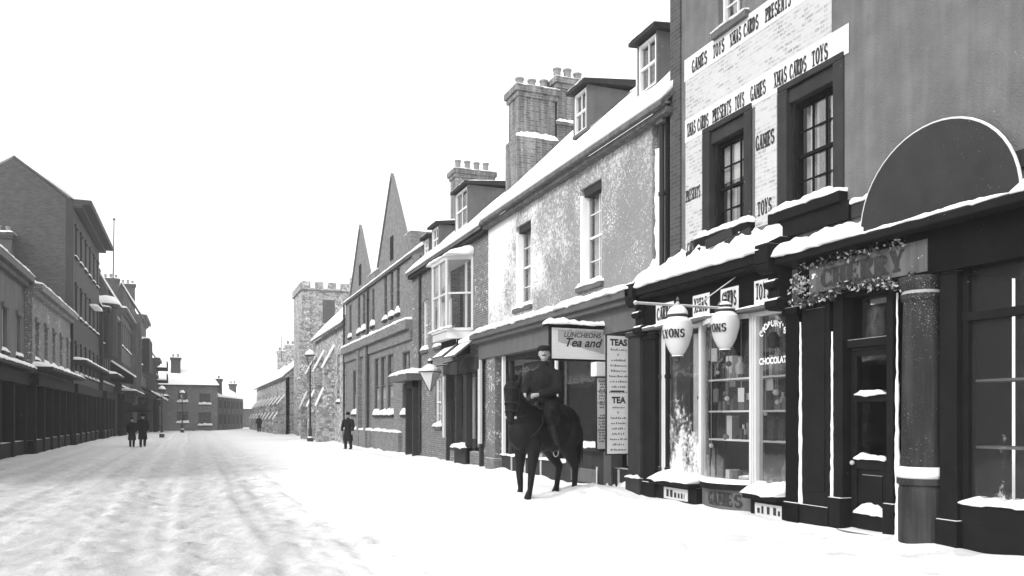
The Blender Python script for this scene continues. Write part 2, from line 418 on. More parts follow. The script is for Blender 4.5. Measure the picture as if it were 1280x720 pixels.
def wall(F, root, u0, u1, z0, z1, holes, m, th=.35, d=0.0, name='wall'):
    us = sorted({u0, u1, *[h[0] for h in holes], *[h[1] for h in holes]}); zs = sorted({z0, z1, *[h[2] for h in holes], *[h[3] for h in holes]})
    us = [u for u in us if u0 <= u <= u1]; zs = [z for z in zs if z0 <= z <= z1]
    def solid(i, j):
        if not (0 <= i < len(us)-1 and 0 <= j < len(zs)-1): return False
        uc, zc = (us[i]+us[i+1])/2, (zs[j]+zs[j+1])/2
        return not any(h[0] < uc < h[1] and h[2] < zc < h[3] for h in holes)
    b = B()
    for i in range(len(us)-1):
        for j in range(len(zs)-1):
            if not solid(i, j): continue
            a, c, e, g = us[i], us[i+1], zs[j], zs[j+1]
            b.quad(F(a, e, d), F(c, e, d), F(c, g, d), F(a, g, d)); b.quad(F(a, e, d-th), F(a, g, d-th), F(c, g, d-th), F(c, e, d-th))
            if not solid(i-1, j): b.quad(F(a, e, d), F(a, g, d), F(a, g, d-th), F(a, e, d-th))
            if not solid(i+1, j): b.quad(F(c, e, d), F(c, e, d-th), F(c, g, d-th), F(c, g, d))
            if not solid(i, j-1): b.quad(F(a, e, d), F(a, e, d-th), F(c, e, d-th), F(c, e, d))
            if not solid(i, j+1): b.quad(F(a, g, d), F(c, g, d), F(c, g, d-th), F(a, g, d-th))
    bmesh.ops.remove_doubles(b.bm, verts=b.bm.verts, dist=1e-5)
    return b.done(name, m, root)

def window(F, root, u0, u1, z0, z1, d=-.16, cols=3, rows=2, fm=None, gm=None, sill=True, snow=.1, room=True, curtain=0, name='window', seed=0, bar=.022, fw=.055, sash=True):
    fm = fm or WHITE; b = B(); zm = (z0+z1)/2
    for a, c, e, g in ((u0, u0+fw, z0, z1), (u1-fw, u1, z0, z1), (u0+fw, u1-fw, z1-fw, z1), (u0+fw, u1-fw, z0, z0+fw)):
        b.f(F, a, c, e, g, d-.05, d+.05)
    if sash: b.f(F, u0+fw, u1-fw, zm-.025, zm+.025, d-.03, d+.035)
    if cols > 1:
        for i in range(1, cols):
            u = u0+fw+(u1-u0-2*fw)*i/cols; b.f(F, u-bar/2, u+bar/2, z0+fw, z1-fw, d-.012, d+.02)
    nr = rows*2 if sash else rows
    for i in range(1, nr):
        if sash and i == rows: continue
        z = z0+fw+(z1-z0-2*fw)*i/nr; b.f(F, u0+fw, u1-fw, z-bar/2, z+bar/2, d-.01, d+.018)
    w = b.done(name, fm, root)
    B().f(F, u0+fw*.5, u1-fw*.5, z0+fw*.5, z1-fw*.5, d-.018, d-.014).done('pane', gm or GLASS, w)
    if room:
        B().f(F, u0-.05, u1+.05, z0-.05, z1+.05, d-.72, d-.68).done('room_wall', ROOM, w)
    if curtain:
        c = B(); n = 10
        for a, e in ((u0+fw, u0+fw+(u1-u0)*.3), (u1-fw, u1-fw-(u1-u0)*.3)):
            pts = []
            for i in range(n+1): pts.append((a+(e-a)*i/n, d-.12+.03*math.sin(i*2.1)))
            for (ua, da), (ub, db) in zip(pts, pts[1:]):
                if curtain == 2 and False: pass
                c.quad(F(ua, z0+(z1-z0)*.04, da), F(ub, z0+(z1-z0)*.04, db), F(ub, z1-.06, db), F(ua, z1-.06, da))
        c.done('curtain', CLOTH, w)
    if curtain == 4:
        B().f(F, u0+fw, u1-fw, z0+fw, z0+(z1-z0)*.47, d-.07, d-.06).done('half_blind', CLOTH, w)
    if curtain == 3:
        B().f(F, u0+fw, u1-fw, z1-(z1-z0)*.42, z1-fw, d-.07, d-.06).done('roller_blind', CLOTH, w)
    if sill:
        B().f(F, u0-.1, u1+.1, z0-.12, z0, d-.05, .09).done('sill', MID if fm is not WHITE else BOARD, w, bevel=.01)
        if snow: snowcap(F, w, u0-.1, u1+.1, z0, snow, d+.05, .09, seed+u0, slope=snow*.7)
    return w

def rf(F, root, u0, u1, zr, run, ze, over=.3, name='roof', snow=True, h=.13, seed=0, th=.12):
    """one slope of a roof with its lying snow; eave at d=over, ridge at d=-run"""
    sl = (zr-ze)/(run+over); n = max(6, min(70, int((u1-u0)/.3))); m = 10
    r = B().prism([F(u0, ze, over), F(u0, zr, -run), F(u0, zr-th, -run), F(u0, ze-th, over)], F(u1, 0, 0)-F(u0, 0, 0)).done(name, SLATE, root)
    if snow:
        b = B(); g = []
        for i in range(n+1):
            u = u0+(u1-u0)*i/n; row = []
            for j in range(m+1):
                t = j/m; d = over+.03-(run+over)*t; e = min(1, .45+t*4)
                k = h*e*(1+.35*nz(u*.8+seed, t*3)+.2*nz(u*2.6, t*7+seed)); row.append(b.bm.verts.new(F(u, ze+sl*(over+.03-d)+k, d)))
            row.append(b.bm.verts.new(F(u, zr+.005, -run))); row.append(b.bm.verts.new(F(u, ze+.004, over+.02)))
            g.append(row)
        for a, c in zip(g, g[1:]):
            for j in range(len(a)): b.bm.faces.new((a[j], a[(j+1) % len(a)], c[(j+1) % len(a)], c[j]))
        b.bm.faces.new(g[0]); b.bm.faces.new(g[-1][::-1])
        b.done('roof_snow', SNOW, r, smooth=True)
    return r

def chimney(root, x0, x1, y0, y1, z0, z1, pots=3, m=None, seed=0, along='x', corb=True):
    b = B().box(x0, x1, y0, y1, z0, z1-.35)
    if corb:
        b.box(x0-.06, x1+.06, y0-.06, y1+.06, z1-.35, z1-.2); b.box(x0-.12, x1+.12, y0-.12, y1+.12, z1-.2, z1)
    else: b.box(x0, x1, y0, y1, z1-.35, z1)
    c = b.done('chimney', m or CHIM, root)
    F = Fac('S', y0-.12)
    snowcap(F, c, x0-.12, x1+.12, z1, .1, -(y1-y0)-.24, 0, seed)
    for i in range(pots):
        t = (i+.5)/pots
        p = (x0+(x1-x0)*t, (y0+y1)/2) if along == 'x' else ((x0+x1)/2, y0+(y1-y0)*t)
        B().lathe([(.15, 0), (.13, .1), (.12, .42), (.15, .45), (.15, .5), (.1, .5)], (p[0], p[1], z1-.01-.12*R.random()), 10).done('chimney_pot', POTTERY, c, smooth=False)
    return c

def dormer(root, F, u0, u1, xf, z0, z1, zback, seed=0, slope=1.0, fm=None):
    """lead-cheeked dormer window; xf = how far the front stands behind the facade plane"""
    run = (z1-z0)/slope+.1
    dm = B().f(F, u0+.001, u1-.001, z0-.02, z0+.05, -xf-.2, -xf+.03).done('dormer', fm or BOARD, root)
    for u in (u0, u1):
        B().prism([F(u, z0, -xf), F(u, z1, -xf), F(u, z1, -xf-run)], F(u+.06*(1 if u == u0 else -1), 0, 0)-F(u, 0, 0)).done('dormer_cheek', fm or BOARD, dm)
    G = Fac(F.side, F.D+xf if F.side == 'R' else F.D-xf)
    window(G, dm, u0+.06, u1-.06, z0+.05, z1-.04, d=-.06, cols=2, rows=1, sill=False, name='dormer_window', room=True)
    B().prism([F(u0-.12, z1, -xf+.16), F(u0-.12, z1+.1, -xf+.16), F(u0-.12, z1+.28, -xf-run-.1), F(u0-.12, z1+.1, -xf-run-.1)], F(u1+.12, 0, 0)-F(u0-.12, 0, 0)).done('dormer_roof', MID, dm)
    snowcap(F, dm, u0-.1, u1+.1, z1+.1, .09, -xf-run, -xf+.14, seed, slope=.18)
    return dm

def quoin_pipe(F, root, u, z0, z1, d=.08, r=.045, m=None, name='downpipe'):
    b = B().tube([F(u, z0, d), F(u, z1, d)], r, 10)
    z = z0+.4
    while z < z1: b.tube([F(u, z, d), F(u, z+.07, d)], r*1.4, 10); z += 1.8
    return b.done(name, m or MID, root)
# ------------------------------------------------------------------ world, camera, light
w = bpy.data.worlds.new('World'); scene.world = w; w.use_nodes = True
nt = w.node_tree; bg = nt.nodes['Background']; sky = nt.nodes.new('ShaderNodeTexSky'); sky.sky_type = 'NISHITA'
SUN_EL, SUN_AZ = rad(34), rad(-112)          # azimuth clockwise from +y: over the left-hand roofs, a little behind the camera
sky.sun_disc = False; sky.sun_elevation = SUN_EL; sky.sun_rotation = SUN_AZ; sky.air_density = 1.2; sky.dust_density = 5
bw = nt.nodes.new('ShaderNodeRGBToBW'); nt.links.new(sky.outputs[0], bw.inputs[0]); 
veil = nt.nodes.new('ShaderNodeMath'); veil.operation = 'MULTIPLY_ADD'      # an overcast: the clear sky dimmed behind an even veil of cloud
nt.links.new(bw.outputs[0], veil.inputs[0]); veil.inputs[1].default_value = .35; veil.inputs[2].default_value = 6.2
nt.links.new(veil.outputs[0], bg.inputs[0])
bg.inputs[1].default_value = .15
ld = bpy.data.lights.new('sun', 'SUN'); ld.energy = 1.4; ld.angle = rad(14); lo = bpy.data.objects.new('sun', ld); COL.objects.link(lo)
sd = Vector((math.sin(SUN_AZ)*math.cos(SUN_EL), math.cos(SUN_AZ)*math.cos(SUN_EL), math.sin(SUN_EL)))
lo.rotation_euler = sd.to_track_quat('Z', 'Y').to_euler(); lo.location = sd*60
cam = bpy.data.cameras.new('camera'); co = bpy.data.objects.new('camera', cam); COL.objects.link(co); scene.camera = co
cam.sensor_width = 36; cam.lens = 36*1000/1280; cam.shift_y = (521-360)/1280; cam.clip_end = 3000; cam.clip_start = .1
co.location = (0, 0, 1.65); co.rotation_euler = (rad(90), 0, -math.atan(.4))
scene.view_settings.view_transform = 'Standard'; scene.view_settings.look = 'None'; scene.view_settings.gamma = 1
scene.view_settings.exposure = EXPOSURE
scene.cycles.use_denoising = True; scene.cycles.max_bounces = 6; scene.cycles.transparent_max_bounces = 12
scene.cycles.volume_bounces = 1

# ------------------------------------------------------------------ ground
prints = []
def trail(x0, y0, x1, y1, step=.72, side=.14, r=.12):
    L = math.hypot(x1-x0, y1-y0); n = int(L/step); nx, ny = -(y1-y0)/L, (x1-x0)/L
    for i in range(n):
        t = i/n; s = side if i % 2 else -side
        prints.append((x0+(x1-x0)*t+nx*s+R.uniform(-.05, .05), y0+(y1-y0)*t+ny*s+R.uniform(-.05, .05), r*R.uniform(.8, 1.2)))
trail(4.9, 3.5, 6.4, 13.6, .62, .2, .11); trail(5.4, 4, 6.8, 13.4, .66, .16, .1); trail(7.5, 8.6, 7.9, 12.5, .7); trail(2.2, 9, 1.2, 30, .7, .15, .14)
trail(8.0, 8.2, 3.8, 7.2, .7); trail(8.0, 8.7, 7.2, 16, .68); trail(.6, 6, -1.6, 26, .7, .15, .14)
for xa, xb in ((-1.0, -1.3), (.3, .1), (1.5, 1.2), (2.5, 2.9), (-2.2, -2.6)): trail(xa, 5.5, xb, 34, .55, .13, .1)
pcell = {}
for p in prints: pcell.setdefault((int(math.floor(p[0])), int(math.floor(p[1]))), []).append(p)
def ground_z(x, y):
    z = .05*nz(x*.35, y*.25)+.02*nz(x*1.4+7, y*1.4)
    # trodden carriageway: ruts and churned lumps
    k = min(1, max(0, (2.9+.7*nz(x*.6, y*.4)-x)/1.2)) if x > -6 else .5
    z += k*(-.05+.045*nz(x*2.6, y*1.5, 2)+.03*nz(x*6, y*4.5, 5)+.035*math.sin(x*2.6+nz(y*.15)*2.5))
    if -6 < x < 4:        # cart ruts and the ridges they throw up
        for xr in (-3.0, -1.6, -.35, .95, 2.05):
            d = x-xr-.3*nz(y*.09, xr*3)-.05*nz(y*.9, xr); z += (-.04*math.exp(-(d/.08)**2)+.018*math.exp(-((abs(d)-.2)/.08)**2))*(.75+.5*nz(y*.7, xr))
    z += (1-k)*(.012*nz(x*3.2, y*3.2, 3)+.02*nz(x*1.1, y*.9, 8))
    # shovelled bank at the edge of the footway, drifts against the fronts
    if x > 4:
        z += .07*math.exp(-((x-6.9-.25*nz(y*.4, 3))/.45)**2)*(.6+.8*nz(y*.7, 1.7)+.4*nz(x*4, y*3)) * (1 if y > 16 else .5)
        z += .10*math.exp(-max(0, 8.5-x)/.4)*(.8+.8*nz(x*1.5, y*1.1, 4))*(1 if x < 8.9 else .0 if x > 9.3 else .5)
        z += .2*math.exp(-((x-7.7)/.7)**2-((y-14.9)/.8)**2)*(1+.4*nz(x*4, y*4)) + .17*math.exp(-((x-6.0)/.42)**2-((y-14.75)/.5)**2)*(1+.3*nz(x*5, y*5))+.12*math.exp(-((x-7.0)/.6)**2-((y-16.4)/.7)**2)
        z += .12*math.exp(-((x-7.8)/.4)**2-((y-10.6)/.7)**2)*(1+.4*nz(x*4, y*4))
    if x < -4.5 and y > 50: z += .16*math.exp(-((x+5.4)/.5)**2)*(.7+nz(y*.6, 6))
    cx, cy = int(math.floor(x)), int(math.floor(y))
    for i in (cx-1, cx, cx+1):
        for j in (cy-1, cy, cy+1):
            for px, py, r in pcell.get((i, j), ()):
                q = ((x-px)**2+(y-py)**2)/(r*r)
                if q < 6: z += -.085*math.exp(-q)+.03*math.exp(-(q-2.2)**2)
    return z
def axis(a, lo, hi, b, fine, gr):
    L = [lo]; s = fine
    while L[-1] < hi: L.append(L[-1]+fine)
    while L[-1] < b: s *= gr; L.append(min(b, L[-1]+s))
    s = fine; K = [lo]
    while K[-1] > a: s *= gr; K.append(max(a, K[-1]-s))
    return K[:0:-1]+L
XS = axis(-900, -3.2, 9.2, 900, .085, 1.12); YS = axis(-40, 4.5, 19, 1500, .085, 1.022)
b = B(); vs = [[b.bm.verts.new((x, y, ground_z(x, y) if -30 < x < 40 and y < 160 else .0)) for x in XS] for y in YS]
for r0, r1 in zip(vs, vs[1:]):
    for i in range(len(XS)-1): b.bm.faces.new((r0[i], r0[i+1], r1[i+1], r1[i]))
b.done('snow_ground', GROUND, None, smooth=True, kind='structure')

t = NT('haze_air'); pv = t.n('ShaderNodeVolumePrincipled'); pv.inputs['Color'].default_value = (.97, .97, .97, 1)
pv.inputs['Density'].default_value = HAZE; pv.inputs['Anisotropy'].default_value = .2; t.l(pv.outputs[0], t.out.inputs['Volume'])
if HAZE: B().box(-905, 905, -45, 1505, -1.2, 27).done('haze', t.m, None, kind='stuff')

# ------------------------------------------------------------------ toy shop (tall building, right)
F = Fac('R', 8.6)
toy = thing('toy_shop', 'tall grey rendered toy shop pasted over with printed bills, dark shop window and door below', 'shop', (8.6, 10.5, 0))
wall(F, toy, 3.2, 13.2, 4.1, 11.2, [(10.98, 11.72, 8.42, 10.0), (8.85, 10.1, 4.84, 6.74), (10.86, 12.1, 4.86, 6.74)], RENDER_, th=.4)
B().box(9.0, 15, 3.2, 3.5, .0, 11.2).done('side_wall', WHITEWASH, toy)
B().box(9.0, 15, 12.9, 13.2, 4.1, 11.2).done('party_wall', RENDER_, toy)
B().f(F, 3.1, 13.35, 11.2, 11.5, -.4, .3).done('cornice', MID, toy, bevel=.02)
rf(F, toy, 3.1, 13.35, 14.2, 4, 11.5, .2, seed=3)
B().f(F, 12.86, 13.2, 4.1, 11.2, .001, .035).done('quoin_strip', BRICKB, toy)
# posters pasted on the upper wall
b = B(); b.f(F, 9.03, 12.72, 7.16, 8.32, .002, .008); b.f(F, 8.72, 9.029, 6.82, 7.2, .002, .008)
b.f(F, 9.029, 12.72, 6.75, 7.158, .002, .007)
p1 = b.done('poster_sheet', PAPER, toy)
B().f(F, 9.0, 12.75, 7.93, 8.34, .009, .013).done('poster_band', CARD, p1)
B().f(F, 8.7, 12.73, 6.78, 7.2, .0085, .013).done('poster_band', CARD, p1)
for s, u, q in (('GAMES', 12.2, .62), ('TOYS', 11.55, .56), ('XMAS CARDS', 10.78, .66), ('PRESENTS', 9.98, .6), ('GAMES', 9.32, .66)):
    pass
def run_words(root, words, z, size, d):
    for s, ua, ub in words:
        adv = sum((.42 if c == ' ' else (.74 if c in 'MW' else .62))+.08 for c in s)
        fac_letters(F, root, s, (ua+ub)/2, z, size, d, squeeze=abs(ub-ua)/(adv*size))
run_words(p1, [('GAMES', 12.5, 12.02), ('TOYS', 11.86, 11.52), ('XMAS CARDS', 11.38, 10.62), ('PRESENTS', 10.46, 9.86), ('GAMES', 9.66, 9.16)], 8.0, .235, .013)
run_words(p1, [('XMAS CARDS', 12.66, 11.98), ('PRESENTS', 11.87, 11.33), ('TOYS', 11.24, 10.98), ('GAMES', 10.83, 10.44), ('XMAS CARDS', 10.26, 9.52), ('TOYS', 9.42, 9.08)], 6.86, .24, .013)
p2 = B().f(F, 10.2, 10.72, 4.75, 6.748, .002, .008).done('poster_sheet', PAPER, toy)
p3 = B().f(F, 12.2, 12.72, 4.6, 6.748, .002, .008).done('poster_sheet', PAPER, toy)
run_words(p2, [('GAMES', 10.7, 10.24)], 6.0, .24, .008); run_words(p2, [('TOYS', 10.66, 10.3)], 4.92, .24, .008)
run_words(p3, [('PRESENTS', 12.7, 12.24)], 5.66, .22, .008); run_words(p3, [('CARDS', 12.66, 12.34)], 4.68, .22, .008)
# dark painted window surrounds and windows
for (a, c, e, g, cur) in ((10.86, 12.1, 4.86, 6.74, 3), (8.85, 10.1, 4.84, 6.74, 1)):
    b = B()
    b.f(F, a-.06, a+.14, e, g, -.12, .03); b.f(F, c-.14, c+.06, e, g, -.12, .03); b.f(F, a-.06, c+.06, g, g+.1, -.12, .04); b.f(F, a+.14, c-.14, g-.22, g, -.3, -.02)
    sr = b.done('window_surround', MID, toy, bevel=.012)
    window(F, toy, a+.14, c-.14, e, g-.22, d=-.2, cols=3, rows=2, fm=DARK, curtain=cur, sill=False, seed=a, fw=.07)
    B().f(F, a-.12, c+.14, e-.16, e, -.1, .16).done('sill', DARK, sr, bevel=.015)
    snowcap(F, sr, a-.12, c+.14, e, .1, -.12, .16, a, slope=.1)
B().f(F, 8.62, 10.2, 4.42, 4.68, .002, .1).done('string_course', DARK, toy)
B().f(F, 3.25, 8.62, 4.42, 4.62, .002, .05).done('string_course', MID, toy)
snowcap(F, toy, 7.6, 8.72, 4.62, .1, 0, .06, 5)
window(F, toy, 10.98, 11.72, 8.42, 10.0, d=-.15, cols=2, rows=2, sill=True, snow=.05, curtain=3)
# cornice over both shopfronts, with deep snow
B().f(F, 10.0, 14.0, 4.05, 4.22, -.3, .42).f(F, 10.0, 14.0, 3.98, 4.05, -.3, .34).done('shop_cornice', DARK, toy, bevel=.02)
snowcap(F, toy, 9.96, 14.05, 4.22, .15, -.02, .42, 11, slope=.55, over=.07, step=.07)
B().f(F, 3.2, 9.92, 3.96, 4.08, -.3, .36).done('shop_cornice', DARK, toy, bevel=.02)
snowcap(F, toy, 8.3, 10.0, 4.08, .16, -.02, .38, 12, slope=.22, over=.05, step=.06)
snowcap(F, toy, 3.3, 8.32, 4.08, .05, .16, .36, 13, over=.02); snowcap(F, toy, 3.3, 6.05, 4.08, .14, -.02, .36, 14, slope=.2)
# boards half buried in the snow on the cornice
for (u0, u1, z0, z1), lb_ in zip(((11.75, 11.1, 4.66, 4.76), (11.2, 10.62, 4.54, 4.66), (12.35, 12.0, 4.56, 4.6)), ('longest dark board lying in the snow on the shop cornice under the left bill-framed window', 'dark board sticking out of the cornice snow nearest the carved console', 'short dark board end poking from the cornice snow farthest from the doorway')):
    tag(B().bar(F(u0, z0, .24), F(u1, z1, .18), .03, .16).done('fallen_board', MID), lb_, 'board', 'boards half buried in the cornice snow')
# fascia
B().f(F, 10.08, 13.98, 3.42, 3.98, -.1, .18).done('fascia_board', DARKER, toy)
mo = B().f(F, 10.08, 13.9, 3.36, 3.42, -.1, .26).done('fascia_moulding', BOARD, toy, bevel=.01)
snowcap(F, mo, 10.1, 13.88, 3.42, .03, .18, .26, 17, over=.01)
for s, ua, ub in (('CARDS', 13.42, 12.88), ('XMAS', 12.18, 11.76), ('CARDS', 11.36, 10.96), ('TOYS', 10.48, 10.12)):
    cd = B().f(F, ub-.04, ua+.04, 3.45, 3.83, .182, .19).done('card_sign', CARD, toy)
    run_words(cd, [(s, ua, ub)], 3.52, .25, .19)
for u in (14.0, 9.98):       # consoles
    b = B().f(F, u-.13, u+.13, 3.3, 4.0, 0, .26).f(F, u-.15, u+.15, 4.0, 4.3, 0, .5)
    b.tube([F(u-.15, 3.98, .36), F(u+.15, 3.98, .36)], .13, 14).tube([F(u-.14, 3.4, .24), F(u+.14, 3.4, .24)], .09, 12).tube([F(u-.13, 3.7, .29), F(u+.13, 3.7, .29)], .07, 12)
    b.prism([F(u-.15, 4.3, 0), F(u-.15, 4.3, .5), F(u-.15, 4.42, .25), F(u-.15, 4.42, 0)], F(u+.15, 0, 0)-F(u-.15, 0, 0))
    c = b.done('console', DARK, toy, bevel=.015)
# pilasters
for u0, u1, m in ((13.64, 14.1, DARK), (9.62, 9.9, DARKER)):
    B().f(F, u0, u1, 0, 3.42, -.2, .1).f(F, u0-.04, u1+.04, 0, .35, -.2, .14).f(F, u0-.03, u1+.03, 3.2, 3.32, -.2, .15).done('pilaster', m, toy, bevel=.015)
# display windows with sills and stall risers
def sillbox(u0, u1, z, d):
    o = B().f(F, u0, u1, z-.09, z, -.3, d).done('sill', DARK, toy, bevel=.02)
    return o
sl = sillbox(12.24, 13.6, .44, .28); snowcap(F, sl, 12.24, 13.58, .44, .1, -.05, .28, 21, slope=.12, over=.04, step=.06)
sr = sillbox(9.9, 10.72, .42, .28); snowcap(F, sr, 9.92, 10.72, .42, .12, -.05, .28, 22, slope=.16, over=.04, step=.06)
ri = B().f(F, 12.24, 13.6, -.1, .35, -.2, .1).done('stall_riser', DARK, toy)
n1 = B().f(F, 12.5, 13.3, .08, .3, .102, .112).done('name_plate', CARDG, ri)
letters_b = B(); scribble(letters_b, lambda x, y, k: F(12.9-x, .12+y, .114+k), .62, .14, 5); letters_b.done('lettering', INK, n1)
ri = B().f(F, 9.9, 10.72, -.1, .33, -.2, .1).done('stall_riser', DARK, toy)
n1 = B().f(F, 9.93, 10.6, .06, .26, .102, .112).done('name_plate', CARDG, ri)
letters_b = B(); scribble(letters_b, lambda x, y, k: F(10.26-x, .1+y, .114+k), .56, .12, 9); letters_b.done('lettering', INK, n1)
def pane_window(u0, u1, z0, z1, glassm, lw=.07, rw=.07, lm=PALE):
    b = B().f(F, u0, u0+rw, z0, z1, -.1, .05).f(F, u1-lw, u1, z0, z1, -.1, .05).f(F, u0+rw, u1-lw, z1-.07, z1, -.1, .04).f(F, u0+rw, u1-lw, z0, z0+.07, -.1, .04)
    b.f(F, u1-lw*.62, u1-lw*.4, z0, z1, .05, .07)
    o = b.done('display_window', lm, toy, bevel=.008)
    B().f(F, u0+rw*.5, u1-lw*.5, z0+.03, z1-.03, -.03, -.022).done('pane', glassm, o)
    return o
pane_window(12.2, 13.5, .5, 3.36, FROST, lw=.14, rw=.05)
pw = pane_window(9.9, 10.76, .5, 3.36, FROST2, lw=.1, rw=.04)
# bowed middle window
ua, ub, sag = 10.76, 12.2, .24; uc, hw = (ua+ub)/2, (ub-ua)/2
def bow(u, e=0): return (sag+e)*(1-((u-uc)/(hw+.001))**2)+e*.2
N_ = 12
def bowstrip(b, z0, z1, e0, e1, a=ua, c=ub, n=N_):
    for i in range(n):
        u, v = a+(c-a)*i/n, a+(c-a)*(i+1)/n
        b.prism([F(u, z0, bow(u, e0)), F(u, z0, bow(u, e1)), F(v, z0, bow(v, e1)), F(v, z0, bow(v, e0))], (0, 0, z1-z0))
    bmesh.ops.remove_doubles(b.bm, verts=b.bm.verts, dist=1e-4); return b
bwf = bowstrip(bowstrip(B(), 3.28, 3.36, -.05, .03), .52, .6, -.05, .04)
for u in (ua+.02, ub-.02): bwf.f(F, u-.03, u+.03, .5, 3.36, -.04, .06)
bwf = bwf.done('bow_window', PALE, toy)
bp_ = B()
for i in range(N_):
    u, v = ua+(ub-ua)*i/N_, ua+(ub-ua)*(i+1)/N_
    bp_.quad(F(u, .55, bow(u)-.01), F(v, .55, bow(v)-.01), F(v, 3.3, bow(v)-.01), F(u, 3.3, bow(u)-.01))
bmesh.ops.remove_doubles(bp_.bm, verts=bp_.bm.verts, dist=1e-4); bp_.done('pane', FROST2, bwf, smooth=True)
bs = bowstrip(B(), .42, .52, -.3, .12).done('bow_sill', DARK, toy)
b = bowstrip(B(), .522, .6, -.02, .09); b.done('sill_snow', SNOW, bs)
rb = bowstrip(B(), -.1, .42, -.2, .02).done('bow_riser', BOARD, toy)
b = B(); letters(b, 'GAMES', lambda x, y, k: F(11.28-x, .14+y, bow(11.28-x, .02)+.006+k), .22, .95); b.done('lettering', INK, rb)
# lettering on the right-hand pane
cx0, zc = 10.3, 2.92
for i, ch in enumerate("CADBURY'S"):
    a = rad(158-136*i/8); r = .3
    o = text_obj('lettering', ch, WHITE, pw, F(cx0-math.cos(a)*r, zc-.04+math.sin(a)*r*.72, .0), (0, -1, 0), .13, bold=.006)
text_obj('lettering', 'CHOCOLATE', WHITE, pw, F(cx0-.02, 2.5, .0), (0, -1, 0), .145, bold=.006, sx=.8)
B().tube([F(cx0, 2.76, -.005), F(cx0, 2.92, -.002), F(cx0, 3.0, -.004)], [.09, .1, .05], 14).done('crest', LEATHER, pw)
# interior of the display windows
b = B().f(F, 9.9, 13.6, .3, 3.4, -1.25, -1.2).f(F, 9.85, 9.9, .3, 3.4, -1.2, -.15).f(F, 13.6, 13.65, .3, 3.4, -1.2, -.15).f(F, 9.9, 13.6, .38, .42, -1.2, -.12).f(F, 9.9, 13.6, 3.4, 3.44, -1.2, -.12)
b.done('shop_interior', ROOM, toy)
shs = []
for z in (2.32, 1.76, 1.26):
    shs.append(B().f(F, 10.0, 12.15, z-.03, z, -.55, -.1).done('display_shelf', PALE, toy))
b = B(); r = random.Random(3)
GOODS = [mat('toy_box_%s' % n, v, var=.3, top=False) for n, v in (('dark', .03), ('grey', .1), ('pale', .42))]
TONE = ('dark', 'grey', 'pale')
def good(kind, bld, k, where='standing on the shelves'):
    tag(bld.done(kind, GOODS[k]), '%s toy shop %s %s of the bowed shop window' % (TONE[k], kind, where), kind, 'toys and goods in the shop window')
for z in (2.32, 1.76, 1.26, .42):
    u = 10.05
    while u < 12.0:
        ww, hh = r.uniform(.06, .2), r.uniform(.1, .42); k = r.choice((0, 0, 1, 1, 2, 2))
        if r.random() < .6: good('box', B().f(F, u, u+ww, z+.001, z+hh, -.45, -.45+r.uniform(.1, .25)), k)
        else: good('jar', B().lathe([(ww*.3, 0), (ww*.45, hh*.2), (ww*.45, hh*.6), (ww*.2, hh*.8), (ww*.22, hh)], F(u+ww/2, z+.001, -.33), 10), k)
        u += ww+r.uniform(.01, .04)
for z in (2.32, 1.76, 1.26):
    u = 10.1+r.uniform(0, .1)
    while u < 12.0:
        ww, hh = r.uniform(.05, .13), r.uniform(.06, .2)
        if r.random() < .5: good('box', B().f(F, u, u+ww, z+.001, z+hh, -.2, -.2+ww*.6), r.choice((0, 0, 1)))
        u += ww+r.uniform(.02, .12)
for i in range(26):       # balls, tins and little boxes hung and stood about the window
    p = F(r.uniform(10.0, 13.3), r.uniform(.7, 3.1), r.uniform(-.18, -.1)); k = r.choice((0, 1, 2)); q = B().tube([p, Vector((p.x, p.y, 3.4))], .004, 4)
    if i % 3: good('ball', q.sphere(p, r.uniform(.03, .06), 8), k, 'hung on a thread behind the panes')
    else: good('card', q.box(p.x-.006, p.x+.006, p.y-.08, p.y+.08, p.z-.12, p.z+.12), k, 'hung on a thread behind the panes')
for u, z, hh in ((12.5, .42, .5), (12.9, .42, .9), (13.2, .42, .7), (10.15, .42, .6), (10.45, .42, .9)):
    good('skittle', B().lathe([(.14, 0), (.16, hh*.4), (.07, hh*.62), (.1, hh*.8), (.02, hh)], F(u, z+.001, -.5), 12), 1, 'standing low down behind the side panes')
doll = B().sphere(F(11.0, .98, -.2), .075).cap(F(11.0, .62, -.22), .12, F(11.0, .84, -.2), .07).cap(F(11.02, .8, -.2), .03, F(10.84, .92, -.2), .025).cap(F(11.05, .62, -.2), .05, F(11.3, .6, -.15), .04)
tag(doll.done('doll', OPAL, smooth=True), 'white doll sitting at the bottom of the bowed shop window', 'doll')
B().f(F, 12.4, 12.65, 1.2, 3.2, -.14, -.12).done('window_drape', CLOTH, toy)
# doorway part of the front
B().f(F, 3.2, 9.6, 3.42, 3.96, -.1, .12).done('fascia_board', DARKER, toy)
fb = B().f(F, 7.3, 9.34, 3.46, 3.86, .122, .135).done('name_board', mat('weathered_board', .1, fleck=.4, fscale=9, streak=.4), toy)
run_words(fb, [('CHERRY', 9.1, 7.62)], 3.52, .27, .136)
B().f(F, 9.02, 9.58, 0, 3.42, -.2, .06).f(F, 9.1, 9.5, .55, 3.25, .06, .075).f(F, 8.98, 9.6, 0, .34, -.2, .1).done('panel_pilaster', DARK, toy, bevel=.012)
b = B().f(F, 8.8, 8.98, 0, 3.42, -.5, .03).f(F, 7.95, 8.06, 0, 3.42, -.5, .0).f(F, 8.06, 8.8, 2.62, 2.74, -.3, -.05).f(F, 8.06, 8.8, 3.34, 3.42, -.5, .02)
b.f(F, 8.78, 9.02, 0, .5, -.2, .1).f(F, 7.9, 8.08, 0, .5, -.2, .05)
df = b.done('door_frame', DARK, toy, bevel=.012)
B().f(F, 8.06, 8.8, 2.74, 3.34, -.16, -.15).done('fanlight', GLASS, df)
